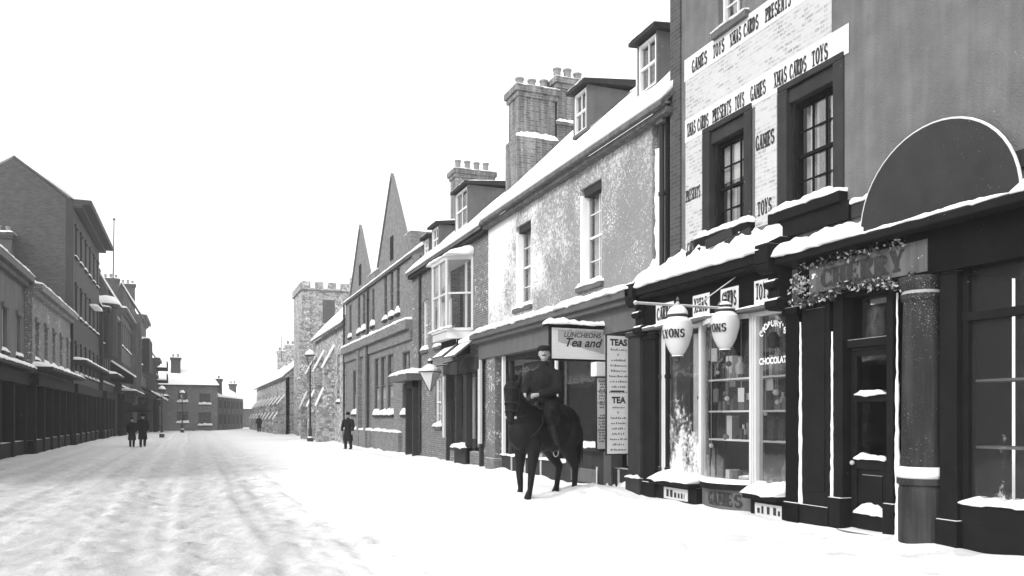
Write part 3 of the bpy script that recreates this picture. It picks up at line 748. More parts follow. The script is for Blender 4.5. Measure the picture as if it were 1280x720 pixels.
b = B().f(F, 8.07, 8.17, .08, 2.61, -.18, -.12).f(F, 8.69, 8.79, .08, 2.61, -.18, -.12)
for z0, z1 in ((.08, .3), (.92, 1.06), (1.86, 1.96), (2.5, 2.61)): b.f(F, 8.17, 8.69, z0, z1, -.18, -.12)
b.f(F, 8.17, 8.69, .3, .92, -.17, -.15).f(F, 8.25, 8.61, .4, .84, -.15, -.135)
dr = b.done('door', DARK, toy, bevel=.008)
B().f(F, 8.17, 8.69, 1.06, 1.86, -.155, -.147).f(F, 8.17, 8.69, 1.96, 2.5, -.155, -.147).done('pane', GLASS, dr)
B().sphere(F(8.73, 1.0, -.08), .035).done('door_knob', STEEL, dr, smooth=True)
snowcap(F, dr, 8.17, 8.69, 1.06, .09, -.15, -.1, 33, step=.05); snowcap(F, dr, 8.17, 8.69, 1.96, .06, -.15, -.1, 34, step=.05); snowcap(F, dr, 8.17, 8.69, .3, .14, -.15, -.08, 35, step=.05)
B().f(F, 7.3, 9.6, .3, 3.4, -1.3, -1.25).done('shop_interior', ROOM, toy)
st = B().f(F, 8.06, 8.8, -.1, .07, -.5, .14).done('door_step', BOARD, toy, bevel=.015)
# strips of wind-packed snow in the angles of the front
for u, d, z1, wd in ((9.0, .05, 2.9, .032), (9.6, .09, 3.1, .036), (7.88, .02, 3.3, .04)):
    b = B(); n = 60
    pts = [F(u+.012*nz(i*.5, u), -.02+z1*i/n, d-.025) for i in range(n+1)]
    b.tube(pts, [max(.012, wd*(.62+.5*nz(i*.09, u*3)+.2*nz(i*.33, u)+.08*nz(i*.8, u))*(1.5-.9*i/n)) for i in range(n+1)], 8); b.done('snow_strip', SNOW, toy, smooth=True)
colm = B().lathe([(.27, 0), (.27, .72), (.25, .78), (.29, .8), (.29, .88), (.25, .93), (.235, 1.0), (.225, 2.4), (.21, 3.1), (.24, 3.14), (.24, 3.2), (.22, 3.24), (.27, 3.34), (.27, 3.415)], F(7.5, 0, .0), 28).done('column', SPECK, toy, smooth=False)
b = B().lathe([(.2, .945), (.3, .89), (.29, .95), (.24, 1.02)], F(7.5, 0, .0), 28); b.done('snow_ring', SNOW, colm, smooth=True)
for a in (6.95, 4.9, 3.2): B().f(F, a, a+.24, 0, 3.42, -.3, .06).f(F, a-.03, a+.27, 0, .4, -.3, .1).done('end_pier', DARK, toy, bevel=.012)
ri = B().f(F, 5.14, 6.95, -.1, .62, -.3, .0).done('stall_riser', DARK, toy); snowcap(F, ri, 5.14, 6.95, .62, .1, -.2, .02, 36)
b = B()
for a in (5.14, 6.0, 6.87): b.f(F, a, a+.08, .6, 3.42, -.14, -.04)
o = b.f(F, 5.14, 6.95, 2.8, 2.9, -.14, -.03).done('display_window', DARK, toy); B().f(F, 5.16, 6.93, .62, 3.4, -.1, -.092).done('pane', FROST2, o)
B().f(F, 3.44, 4.9, 0, 3.42, -.3, -.1).done('door', DARK, toy)
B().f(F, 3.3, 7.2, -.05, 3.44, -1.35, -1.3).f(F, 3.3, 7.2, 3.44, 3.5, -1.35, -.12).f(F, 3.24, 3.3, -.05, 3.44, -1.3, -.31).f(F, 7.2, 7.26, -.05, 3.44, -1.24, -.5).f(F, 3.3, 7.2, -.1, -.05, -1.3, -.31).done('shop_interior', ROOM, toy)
for z in (1.3, 2.1): B().f(F, 5.2, 6.9, z-.03, z, -.6, -.2).done('display_shelf', SHELF, toy)

# half-round board on the cornice
hr = thing('half_round_sign', 'big black half-round board standing on the shop cornice above the doorway', 'sign', (8.4, 7.3, 4.1))
n = 26; cu, cz, rr = 7.22, 4.13, 1.13
arc = [(cu+rr*math.cos(a), cz+rr*math.sin(a)) for a in [math.pi*i/n for i in range(n+1)]]
arc = [(u, z) for u, z in arc]
B().prism([F(u, z, .1) for u, z in arc], F(0, 0, .15)-F(0, 0, .1)).done('board', mat('gloss_board', .02, rough=.3, var=.6, scale=2.5, fleck=.2, fscale=40, bump=.15, spec=.25), hr)
b = B().tube([F(u, z, .13) for u, z in arc], .022, 8); b.done('rim', PALE, hr)

# evergreen garland along the fascia
gl = thing('evergreen_garland', 'snow-dusted evergreen garland hung along the lettered fascia over the shop door', 'garland', F(8.6, 3.4, .2))
bl, bs2 = B(), B(); r = random.Random(11)
for i in range(1150):
    t = r.random(); u = 9.62-2.2*t
    zc = 3.42-.06*math.sin(t*9)-.03*math.sin(t*23)
    if i > 950: u = 9.5-1.9*r.random(); zc = 3.9+r.uniform(-.05, .03)
    p = F(u+r.gauss(0, .03), zc+r.gauss(0, .03), .15+abs(r.gauss(0, .035)))
    if i < 130 : p = F(9.45+r.gauss(0, .1), 3.62+r.gauss(0, .09), .17+abs(r.gauss(0, .05)))
    a = Vector((r.gauss(0, 1), r.gauss(0, 1), r.gauss(-.5, 1))).normalized()*r.uniform(.04, .085); c = a.cross(Vector((r.gauss(0, 1), r.gauss(0, 1), r.gauss(0, 1)))).normalized()*.018
    q = bs2 if (r.random() < .34 or i < 90) else bl
    q.quad(p, p+a*.5+c, p+a, p+a*.5-c)
bl.done('leaves', LEAF, gl); bs2.done('snowy_leaves', LEAFS, gl)
b = B().tube([F(9.62-2.2*i/30, 3.42-.06*math.sin(i/30*9), .17) for i in range(31)], .03, 6); b.done('stem_rope', LEAF, gl)

# iron bar with two opal lamps
lb = thing('lamp_bracket', 'long iron bracket bar reaching out over the pavement from the shop fascia', 'bracket', F(11.0, 3.44, .2))
zb = 3.45
b = B().tube([F(11.0, zb, .1), F(11.0, zb, 2.1)], .022, 10).sphere(F(11.0, zb, 2.1), .035)
b.tube([F(11.0, 3.98, .18), F(11.0, zb+.02, .95)], .01, 8)
b.done('bar', mat('snowy_iron', .3, fleck=.6, fscale=10), lb)
sc = B().tube([F(11.0, zb-.02-.16*math.sin(a)*a/6, .3+.2*(1-math.cos(a))*a/6) for a in [i*.35 for i in range(19)]], .011, 6).done('scroll', LEAD, lb)
def shop_lamp(d, z, rot, label):
    l = thing('shop_lamp', label, 'lamp', F(11.0, z, d), 'opal lamps on the bracket bar')
    c = F(11.0, z, d)
    B().lathe([(.075, -.34), (.13, -.27), (.185, -.16), (.235, .02), (.245, .12), (.22, .22), (.16, .28), (.14, .29)], c, 28).done('globe', OPAL, l, smooth=True)
    B().lathe([(.15, .28), (.165, .3), (.165, .33), (.11, .36), (.12, .4), (.1, .43), (.05, .46)], c, 20).done('cap', LEAD, l)
    if d > 1: B().lathe([(.165, .332), (.16, .37), (.135, .42), (.085, .47), (.03, .49)], c, 18).done('cap_snow', SNOW, l, smooth=True)
    B().lathe([(.02, .46), (.04, .5), (.018, .54), (.028, .57), (.006, .62)], c, 12).done('finial', LEAD, l)
    B().lathe([(.02, -.45), (.05, -.42), (.04, -.38), (.1, -.345), (.09, -.33)], c, 16).done('base_cap', LEAD, l)
    b = B(); r_ = .237
    def at(x, y, k):
        a = rot+x/r_; rr_ = r_+.004+k-.03*(.0 if y > .05 else .35)
        return c+Vector((math.sin(a)*rr_, -math.cos(a)*rr_, -.06+y))
    letters(b, 'LYONS', at, .135, .95); b.done('lettering', INK, l)
    return l
shop_lamp(1.32, 2.97, -1.0, 'white opal lamp hanging below the bar, the one farther out from the shop wall')
shop_lamp(.4, 3.1, -1.45, 'white opal lamp at the inner end of the bar, close to the card signs')
# ------------------------------------------------------------------ tea room (middle building)
tea = thing('tea_room', 'two-storey tea room with snow-plastered upper wall, two sash windows and wide snow ledge', 'shop', (8.6, 19, 0))
ZE = 7.72
wall(F, tea, 13.9, 23.5, 4.2, ZE, [(16.04, 17.12, 4.72, 7.06), (20.1, 21.2, 4.72, 7.06)], PLASTER, th=.4)
for u0, u1 in ((16.04, 17.12), (20.1, 21.2)):
    window(F, tea, u0, u1, 4.72, 7.06, d=-.25, cols=2, rows=2, fm=WHITE, curtain=1, sill=True, snow=.13, seed=u0, room=True)
    B().f(F, u1-.1, u1+.0, 4.72, 6.9, -.2, -.005).done('snow_strip', SNOW, tea)      # snow packed in the far reveal
    B().f(F, u0+.08, u1-.1, 6.86, 7.05, -.24, -.06).done('blind_box', MID, tea)
# recessed strip with downpipes next to the toy shop
wall(F, tea, 13.2, 13.9, 0, ZE, [], STUCCOB, th=.3, d=-.12, name='recessed_strip')
b = B(); n = 30
b.tube([F(13.78, 4.4+2.6*i/n, -.1) for i in range(n+1)], [.06+.05*nz(i*.4, 2)+.04*min(1, i/8) for i in range(n+1)], 8).done('snow_strip', SNOW, tea, smooth=True)
quoin_pipe(F, tea, 13.52, .2, 7.6, .02, .05, MID); quoin_pipe(F, tea, 13.34, .2, 7.5, .0, .045, DARK)
B().f(F, 13.3, 13.62, 7.5, 7.75, -.1, .16).f(F, 13.34, 13.58, 7.4, 7.5, -.06, .12).done('rain_hopper', BOARD, tea)
snowcap(F, tea, 13.28, 13.64, 7.75, .12, -.1, .16, 3)
rf(F, tea, 13.1, 23.5, 11.5, 3.7, ZE, .28, seed=4, h=.17)
B().f(F, 13.1, 23.5, ZE-.24, ZE-.12, .0, .2).f(F, 13.1, 23.5, ZE-.13, ZE-.02, .2, .33).done('gutter', STUCCOB, tea, bevel=.02)
dormer(tea, F, 18.15, 18.95, .72, 8.95, 10.1, 0, 3); dormer(tea, F, 14.85, 15.7, .72, 8.8, 10.0, 0, 4)
# ground-floor front
B().f(F, 14.0, 23.9, 4.06, 4.22, -.3, .5).f(F, 14.0, 23.9, 3.95, 4.06, -.3, .4).done('cornice', BOARD, tea, bevel=.02)
snowcap(F, tea, 14.0, 23.9, 4.22, .12, -.02, .5, 41, slope=.2, over=.06)
B().f(F, 14.1, 23.8, 3.45, 3.95, -.1, .22).done('fascia_board', BOARD, tea)
B().f(F, 14.12, 14.6, 0, 3.45, -.3, .16).f(F, 14.08, 14.64, 0, .4, -.3, .2).f(F, 14.09, 14.63, 3.3, 3.4, -.3, .21).done('pilaster', MID, tea, bevel=.015)
snowcap(F, tea, 14.08, 14.64, .4, .06, .16, .2, 5)
B().f(F, 22.5, 23.2, 0, 3.45, -.3, .16).f(F, 22.46, 23.24, 0, .4, -.3, .2).done('pilaster', mat('frosted_pilaster', .12, fleck=.75, fscale=13), tea, bevel=.015)
B().f(F, 13.9, 23.5, 0, 3.5, -1.9, -1.85).f(F, 14.6, 22.5, 3.4, 3.45, -1.85, -.1).done('shop_interior', ROOM, tea)
# shop window between the pilasters: riser, sill, mullions, panes, door
ri = B().f(F, 14.62, 22.48, -.1, .52, -.28, -.05).f(F, 15.9, 18.0, .52, .86, -.28, -.05).done('stall_riser', MID, tea)
for u in (15.3, 16.3, 17.4, 18.4, 19.5, 20.6, 21.6): B().f(F, u, u+.05, .0, .5, -.05, -.02).done('riser_rib', PALE, ri)
snowcap(F, ri, 18.0, 22.48, .52, .07, -.2, .0, 6); 
ts = B().f(F, 15.95, 18.1, .86, .95, -.28, .1).done('sill', MID, tea); snowcap(F, ts, 15.95, 18.1, .95, .12, -.2, .1, 7)
B().f(F, 15.6, 15.95, 0, .86, -.28, .0).f(F, 16.3, 17.7, .1, .42, -.05, -.03).done('riser_panel', BOARD, ri)
b = B()
for u in (14.68, 15.9, 18.5, 19.0, 21.8, 22.3): b.f(F, u, u+.09, .5, 3.45, -.2, -.04)
b.f(F, 14.62, 22.48, 3.3, 3.45, -.2, -.06)
sf = b.done('shop_window', MID, tea, bevel=.01)
B().f(F, 15.95, 22.3, .55, 3.3, -.13, -.122).done('pane', GLASS, sf)
B().f(F, 18.44, 18.52, .6, 3.4, -.04, .02).f(F, 22.1, 22.2, .5, 3.44, -.04, .05).done('frame_post', WHITE, sf)
B().f(F, 15.99, 18.3, .96, 3.2, -.3, -.28).done('shop_blind', mat('dark_blind', .03, top=False), sf)
B().f(F, 18.9, 21.4, .9, 3.2, -.34, -.32).done('shop_blind', mat('grey_blind', .045, top=False), sf)
b = B().f(F, 14.78, 15.9, .05, 3.3, -.6, -.55); td = b.done('door', DARK, tea)
B().f(F, 14.9, 15.25, .55, 1.0, -.5, -.48).f(F, 15.4, 15.75, .55, 1.0, -.5, -.48).done('door_panel', PALE, td)
snowcap(F, tea, 14.62, 15.9, .0, .34, -.6, .05, 44, slope=.1)
# chimney stacks at the far gable
chimney(tea, 9.62, 10.9, 23.5, 24.35, 7.5, 12.2, 3, seed=1)
ck = B().box(9.54, 10.98, 23.42, 24.43, 7.5, 10.55).done('chimney_base', CHIM, tea)
snowcap(Fac('S', 23.42), ck, 9.54, 10.98, 10.55, .12, -.08, .0, 9, over=.02, slope=.1)
chimney(tea, 10.98, 12.1, 23.5, 24.35, 8.0, 12.65, 3, seed=2)
b = B().box(10.92, 12.16, 23.42, 23.5, 11.1, 11.2); c = b.done('chimney_band', CHIM, tea); snowcap(Fac('S', 23.42), c, 10.92, 12.16, 11.2, .1, -.06, .0, 9)

# projecting sign boards
S = Fac('S', 15.6)
ps = thing('projecting_sign', 'cream signboard with italic wording and thick snow on top, jutting out from the tea room', 'sign', (7.8, 15.6, 2.85))
B().f(S, 7.1, 8.5, 2.86, 3.6, -.06, .04).done('board', DARK, ps, bevel=.01)
fb = B().f(S, 7.14, 8.46, 2.9, 3.56, .041, .05).done('face', CARD, ps)
gp = B(); k = 22
up = [(7.28+1.12*i/k, 3.52-.03*nz(i*.6, 8)) for i in range(k+1)]; lo_ = [(7.28+1.12*i/k, 3.26-.24*(i/k)+.03*nz(i*.7, 4)) for i in range(k+1)]
for i in range(k): gp.quad(S(lo_[i][0], lo_[i][1], .0525), S(lo_[i+1][0], lo_[i+1][1], .0525), S(up[i+1][0], up[i+1][1], .0525), S(up[i][0], up[i][1], .0525))
gp.done('bare_patch', BOARDW, fb)
text_obj('lettering', 'LUNCHEONS', INKG, fb, S(7.86, 3.37, .056), (1, 0, 0), .15, shear=.2, bold=.004)
text_obj('lettering', 'Tea and', INK, fb, S(7.86, 3.17, .056), (1, 0, 0), .26, shear=.35, bold=.006, sx=1.05)
B().f(S, 7.02, 8.52, 3.6, 3.64, -.14, .12).done('sign_hood', DARK, ps)
snowcap(S, ps, 7.0, 8.54, 3.64, .13, -.14, .12, 51, over=.02, step=.06)
B().tube([S(8.5, 3.63, 0), S(7.1, 3.63, 0)], .02).done('bracket', LEAD, ps)
def list_board(label, uy, x0, x1, z0, z1, heads, group=None, rows=9, m=CARDG, seed=1):
    G = Fac('S', uy); t = thing('list_board', label, 'sign', ((x0+x1)/2, uy, z0))
    B().f(G, x0-.03, x1+.03, z0-.03, z1+.03, -.03, .0).done('backing', MID, t)
    f = B().f(G, x0, x1, z0, z1, .001, .01).done('face', m, t)
    b = B(); n = 0; w_ = x1-x0
    for txt, zf in heads:
        if txt:
            text_obj('lettering', txt, INK, f, G((x0+x1)/2, z0+(z1-z0)*zf, .012), (1, 0, 0), w_*.34, bold=.009)
        for i in range(rows):
            z = z0+(z1-z0)*(zf-.045*(9/rows)*(i+1)*(1 if txt else 1)); n += 1
            if z < z0+.04 or any(0 < (zz-(z-z0)/(z1-z0)) < -.0 for _, zz in heads): continue
            if txt and i == 1:  scribble(b, lambda x, y, k, z=z: G((x0+x1)/2+x, z+y, .012+k), .05, .05, seed); continue
            scribble(b, lambda x, y, k, z=z: G((x0+x1)/2+x, z+y, .012+k), w_*R.uniform(.55, .85), .042, seed*50+n)
    b.done('small_print', INKG, f)
    return t, f, G
tb, f_, G = list_board('tall pale price board headed TEAS beside the tea room pilaster', 14.72, 8.02, 8.55, .88, 3.34, [('TEAS', .92), ('TEA', .43)], seed=3)
B().f(G, 8.1, 8.42, 2.17, 2.2, .011, .014).done('rule_line', INK, f_)
tb2, f2, G2 = list_board('narrow printed list under a small white box below the projecting sign', 15.5, 8.2, 8.5, .95, 2.5, [('', .98), ('', .5)], rows=10, m=CARD, seed=7)
for z in (1.35, 1.62, 1.95, 2.2): B().f(G2, 8.2, 8.5, z, z+.012, .011, .013).done('rule_line', INK, f2)
wb = thing('white_box', 'small blank white box lamp just under the projecting sign', 'box', (8.32, 15.5, 2.5))
B().f(G2, 8.1, 8.52, 2.53, 2.84, -.12, .14).done('box', WHITE, wb, bevel=.015)

# ------------------------------------------------------------------ brick house with oriel
bh = thing('brick_house', 'snow-speckled brick house with an oriel window over a small draper\'s front', 'house', (8.6, 28, 0))
wall(F, bh, 23.5, 32.8, 0, 7.62, [(28.6, 29.35, 4.3, 6.3), (30.4, 31.15, 4.3, 6.3), (28.6, 29.4, 1.3, 3.1), (24.0, 27.6, .5, 3.15), (24.9, 27.4, 4.4, 6.9), (31.7, 32.6, .1, 2.9)], BRICK)
for u0, u1, z0, z1 in ((28.6, 29.35, 4.3, 6.3), (30.4, 31.15, 4.3, 6.3), (28.6, 29.4, 1.3, 3.1)):
    window(F, bh, u0, u1, z0, z1, d=-.12, cols=2, rows=2, seed=u0, snow=.12)
rf(F, bh, 23.5, 32.8, 11.1, 3.6, 7.62, .28, seed=6, h=.16)
B().f(F, 23.5, 32.8, 7.4, 7.56, .0, .2).done('gutter', MID, bh)
dormer(bh, F, 27.6, 29.1, .7, 8.6, 10.1, 0, 5); dormer(bh, F, 30.6, 31.6, .5, 8.3, 9.3, 0, 6); dormer(bh, F, 32.0, 32.8, .5, 8.3, 9.1, 0, 7)
chimney(bh, 10.4, 12.1, 32.4, 33.2, 8, 12.2, 4, seed=4)
# oriel
ob = B(); o0, o1, od = 25.0, 27.5, .75
plan = [(o0, 0), (o0+.45, od), (o1-.45, od), (o1, 0)]
def plate(b, z0, z1, e=0.0):
    pts = [(o0-e, 0), (o0+.45-e*.5, od+e), (o1-.45+e*.5, od+e), (o1+e, 0)]
    b.prism([F(u, z0, d) for u, d in pts], (0, 0, z1-z0))
plate(ob, 4.25, 4.5, .02); plate(ob, 6.85, 7.0, .06); plate(ob, 4.5, 4.6, .06)
for u, d in plan: ob.tube([F(u, 4.5, d), F(u, 6.9, d)], .06, 6)
ob.tube([F((o0+o1)/2, 4.6, od), F((o0+o1)/2, 6.9, od)], .05, 6)
for (ua_, da), (ub_, db) in zip(plan, plan[1:]): ob.bar(F(ua_, 5.75, da), F(ub_, 5.75, db), .06)
oriel = ob.done('oriel', PALE, bh)
b = B()
for (ua_, da), (ub_, db) in zip(plan, plan[1:]): b.quad(F(ua_, 4.6, da-.01), F(ub_, 4.6, db-.01), F(ub_, 6.85, db-.01), F(ua_, 6.85, da-.01))
b.done('pane', GLASS, oriel)
B().f(F, o0, o1, 4.4, 6.9, -.8, -.75).done('room_wall', ROOM, oriel)
B().f(F, o0+.5, o1-.5, 4.62, 5.6, od-.2, od-.18).f(F, o0+.1, o0+.3, 4.62, 6.8, .15, .17).done('curtain', CLOTH, oriel)
plate(B_ := B(), 3.75, 4.25, -.25); B_.done('oriel_base', DARK, oriel)
snowcap(F, oriel, o0-.1, o1+.1, 7.0, .12, 0, od+.1, 61, slope=.3)
snowcap(F, oriel, o0-.05, o1+.05, 4.6, .07, od-.05, od+.07, 62)
# shop below
b = B().f(F, 23.8, 27.7, 3.15, 3.6, 0, .2)
for u in (23.9, 25.3, 26.4, 27.5): b.f(F, u, u+.14, .0, 3.15, -.1, .12)
bf = b.done('shop_front', MID, bh, bevel=.015)
B().f(F, 24.0, 27.6, .5, 3.15, -.08, -.07).done('pane', GLASS, bf); B().f(F, 23.6, 28, .2, 3.3, -1.2, -1.15).done('shop_interior', ROOM, bf)
for u0, u1 in ((25.5, 25.8), (25.9, 26.3)): B().f(F, u0, u1, .9, 3.0, -.3, -.27).done('drape', CLOTH, bf)
B().f(F, 23.7, 23.92, .8, 3.5, .13, .2).f(F, 27.7, 27.9, .9, 3.1, .1, .16).done('show_board', PALE, bf)
sl = B().f(F, 25.3, 26.5, .5, .62, -.1, .3).f(F, 25.3, 26.5, 0, .5, -.1, .16).done('sill', MID, bf); snowcap(F, sl, 25.3, 26.5, .62, .13, -.05, .3, 63)
for i, (u0, u1, z) in enumerate(((24.1, 25.3, 3.55), (25.5, 26.6, 3.62))):
    b = B().prism([F(u0, z, .9), F(u0, z+.06, .92), F(u0, z+.62, .22), F(u0, z+.56, .2)], F(u1, 0, 0)-F(u0, 0, 0)); aw = b.done('blind_board', BOARD, bf)
    b = B().prism([F(u0, z+.66, .2), F(u0, z+.52, .4), F(u0, z+.63, .4), F(u0, z+.8, .1)], F(u1, 0, 0)-F(u0, 0, 0)); b.done('snow_cap', SNOW, aw)
B().f(F, 24.2, 24.9, 3.0, 3.4, .75, .8).done('hanging_board', MID, bf)
quoin_pipe(F, bh, 31.35, .2, 7.4, .07, .05)
# hanging pyramid lantern
wl = thing('wall_lantern', 'tapered inverted-pyramid lantern with a snowy lid on the brick house', 'lamp', (7.75, 27.1, 2.5))
c = Vector((7.75, 27.1, 0))
b = B().lathe([(.03, 2.55), (.37, 3.18), (.41, 3.2)], c, 4); b.done('glass', PALE, wl)
b = B().lathe([(.42, 3.2), (.42, 3.24), (.2, 3.42), (.08, 3.5), (.1, 3.62), (.02, 3.7)], c, 4).tube([c+Vector((0, 0, 3.4)), Vector((8.42, 27.1, 3.5))], .025)
for k in range(4):
    a = k*math.pi/2; b.tube([c+Vector((math.cos(a)*.03, math.sin(a)*.03, 2.55)), c+Vector((math.cos(a)*.38, math.sin(a)*.38, 3.2))], .015, 5)
b.done('frame', LEAD, wl); B().lathe([(.41, 3.245), (.28, 3.36), (.16, 3.46), (.05, 3.5)], c, 12).done('snow_cap', SNOW, wl, smooth=True)

# ------------------------------------------------------------------ gabled brick building
gb = thing('gabled_building', 'tall gothic brick building with two steep pointed gables and big ground-floor windows', 'building', (8.6, 41, 0))
GT = 8.5
low = [(33.2, 34.5, 1.75, 4.5), (36.2, 37.4, 1.75, 4.6), (37.7, 38.9, 1.75, 4.6), (39.2, 40.3, 1.75, 4.6), (44.6, 46.2, 1.8, 4.3)]
upw = [(35.0, 35.6, 6.3, 9.0), (36.2, 36.8, 6.3, 9.6), (37.5, 38.1, 6.3, 9.0), (42.6, 43.3, 6.3, 8.3), (44.0, 44.7, 6.3, 8.3), (40.3, 40.9, 6.3, 8.2), (46.6, 47.3, 6.3, 8.2)]
wall(F, gb, 32.8, 48.6, 0, GT, low+[(u0, u1, z0, min(z1, GT-.05)) for u0, u1, z0, z1 in upw], GOTH)
for i, (u0, u1, z0, z1) in enumerate(low): window(F, gb, u0, u1, z0, z1, d=-.07, cols=1, rows=2, seed=i, snow=.2, fm=BOARD, curtain=4)
for i, (u0, u1, z0, z1) in enumerate(upw): window(F, gb, u0, u1, z0, min(z1, GT-.05), d=-.08, cols=1, rows=3, seed=i+20, snow=.2, fm=BOARD)
B().f(F, 32.8, 48.6, 5.35, 5.75, 0, .3).f(F, 32.8, 48.6, 4.9, 5.35, 0, .12).done('string_course', GOTH, gb, bevel=.02)
snowcap(F, gb, 32.8, 48.6, 5.75, .13, .0, .3, 71, slope=.08, step=.2)
B().f(F, 34.6, 48.6, -.1, .95, 0, .16).done('plinth', GOTH, gb); snowcap(F, gb, 34.6, 48.6, .95, .12, .0, .16, 72, step=.2)
for u in (41.7, 43.6): B().f(F, u, u+.5, 0, 5.3, .0, .2).done('pier', GOTH, gb)
quoin_pipe(F, gb, 41.4, .1, 8.4, .12, .06); quoin_pipe(F, gb, 48.4, .1, 8.4, .12, .06)
GOTHC = mat('gable_coping', .16, top=False, fleck=.3)
def gable(u0, u1, ztip, z0, cap=True):
    um = (u0+u1)/2
    g = B().prism([F(u0, z0, 0.02), F(u1, z0, .02), F(um, ztip, .02)], F(0, 0, -.5)-F(0, 0, 0)).done('gable', GOTH, gb)
    r = B()
    for a in (u0-.15, u1+.15):
        r.prism([F(a, z0-.05, -.02), F(um, ztip, -.02), F(um, ztip+.12, -.02), F(a, z0+.12, -.02)], F(0, 0, -4.5)-F(0, 0, 0))
    r.done('gable_roof', SLATE, g)
    c = B()
    for a in (u0-.2, u1+.2): c.prism([F(a, z0-.1, .08), F(um, ztip+.08, .08), F(um, ztip+.22, .08), F(a, z0+.06, .08)], F(0, 0, -.14)-F(0, 0, .0))
    c.done('coping', GOTHC, g)
    B().f(F, um-.3, um+.3, z0+.4, z0+1.5, .021, .04).done('louvre', DARK, g)
    return g
gable(33.1, 39.7, 12.7, GT); gable(41.0, 46.8, 12.0, GT)
# steep spirelets behind the gables
for (x, y, w_, zt, zb_) in ():
    b = B().box(x-w_/2, x+w_/2, y-w_/2, y+w_/2, zb_-1, zb_+1.2)
    b.lathe([(w_*.78, zb_+1.2), (.03, zt)], (x, y, 0), 8).done('spire', mat('frosted_slate', .26, fleck=.5, fscale=6), gb)
rf(F, gb, 32.8, 48.6, 11.0, 3.4, GT, .1, seed=9, h=.16)
b = B().f(F, 32.85, 34.3, GT, 9.5, -1.6, .05); b.done('parapet', GOTH, gb); snowcap(F, gb, 32.85, 34.3, 9.5, .14, -1.6, .05, 73)
b = B().f(F, 39.3, 41.7, GT, 9.0, -.4, .06); b.done('parapet', GOTH, gb); snowcap(F, gb, 39.3, 41.7, 9.0, .14, -.4, .06, 74)
for a in (32.8, 48.3): B().prism([(9.0, a, 0), (9.0, a, GT), (12, a, 10.9), (15.5, a, GT), (15.5, a, 0)], (0, .3, 0)).done('end_wall', GOTH, gb)
chimney(gb, 10.5, 11.8, 47.2, 48.0, 8, 11.6, 3, seed=6)
# flat entrance canopy
b = B().f(F, 31.2, 34.2, 3.12, 3.4, 0, .65); cn = b.done('canopy', BOARD, gb, bevel=.02); snowcap(F, cn, 31.15, 34.25, 3.4, .15, 0, .65, 75, slope=.15, over=.05)
B().f(F, 31.55, 31.7, 0, 3.12, 0, .3).f(F, 32.65, 32.8, 0, 3.12, 0, .3).f(F, 31.55, 32.8, 2.85, 3.12, 0, .3).done('door_frame', MID, cn)
B().f(F, 31.7, 32.65, .1, 2.85, -.16, -.1).done('door', DARK, cn)

# ------------------------------------------------------------------ stone hall with buttresses, tower, almshouse row
def buttress(F, root, u, z, w_=.55, d=1.0, seed=0):
    b = B()
    prof = [(0, 0), (d, 0), (d, z*.38), (d*.62, z*.55), (d*.62, z*.78), (.0, z)]
    b.prism([F(u, zz, dd) for dd, zz in prof], F(u+w_, 0, 0)-F(u, 0, 0)); bt = b.done('buttress', STONE, root)
    s = B()
    for (d0, z0), (d1, z1) in ((prof[2], prof[3]), (prof[4], prof[5])):
        s.prism([F(u-.06, z0, d0+.06), F(u-.06, z1, d1), F(u-.06, z1+.16, d1), F(u-.06, z0+.13, d0+.06)], F(u+w_+.06, 0, 0)-F(u-.06, 0, 0))
    s.done('snow_cap', SNOW, bt)
    return bt
sh = thing('stone_hall', 'snow-covered rubble stone hall with stepped buttresses behind the street lamp', 'church hall', (8.6, 55, 0))
wall(F, sh, 48.6, 61.5, 0, 7.3, [(50.6, 51.5, 2.6, 5.6), (54.9, 55.8, 2.6, 5.6), (58.9, 59.8, 2.6, 5.6)], STONE)
for u in (50.6, 54.9, 58.9): window(F, sh, u, u+.9, 2.6, 5.6, d=-.2, cols=2, rows=3, sash=False, sill=True, seed=u, snow=.15, fm=BOARD)
rf(F, sh, 48.6, 61.5, 13.0, 5.2, 7.3, .3, seed=12, h=.2)
B().prism([(8.65, 61.5, 7.2), (13.8, 61.5, 12.9), (18.9, 61.5, 7.2)], (0, -.3, 0)).done('gable_wall', STONE, sh)
for i, u in enumerate((52.6, 56.8, 60.6)): buttress(F, sh, u, 6.2, .6, 1.1, i)
tw = thing('church_tower', 'square battlemented stone tower rising behind the hall roof', 'church tower', (11, 72, 0))
b = B().box(8.6, 13.6, 69, 75, 0, 12.5); b.done('tower_wall', STONE, tw)
b = B()
for i in range(5): b.box(8.6+1.08*i, 9.28+1.08*i, 68.9, 69.4, 12.5, 13.05)
for i in range(6): b.box(8.5, 9.0, 69.5+1.05*i, 70.1+1.05*i, 12.5, 13.05)
b.box(8.45, 13.75, 68.85, 75.1, 12.38, 12.52)
bt = b.done('battlements', STONE, tw)
for i in range(5): snowcap(Fac('S', 68.9), bt, 8.6+1.08*i, 9.28+1.08*i, 13.05, .12, -.5, 0, i)
b = B().prism([(8.2, 68.8, 0), (9.2, 68.8, 0), (9.2, 68.8, 11.4), (8.9, 68.8, 11.4), (8.6, 68.8, 9.6), (8.35, 68.8, 9.4), (8.35, 68.8, 5), (8.2, 68.8, 4.8)], (0, .8, 0)); b.done('corner_buttress', STONE, tw)
B().f(Fac('S', 69), 10.3, 11.3, 9.6, 11.6, .001, .02).done('belfry_louvre', BOARD, tw)
B().lathe([(.5, 12.4), (.45, 13.6), (.55, 13.7), (.02, 14.6)], (13.2, 70, 0), 8).done('turret', STONE, tw)
F8 = Fac('R', 8.0)
al = thing('almshouse_row', 'long low stone row with many small buttresses far down the street', 'row of houses', (8, 92, 0))
wall(F8, al, 76, 112, 0, 5.3, [(79+4.2*i, 79.9+4.2*i, 2.2, 4.2) for i in range(8)], STONE)
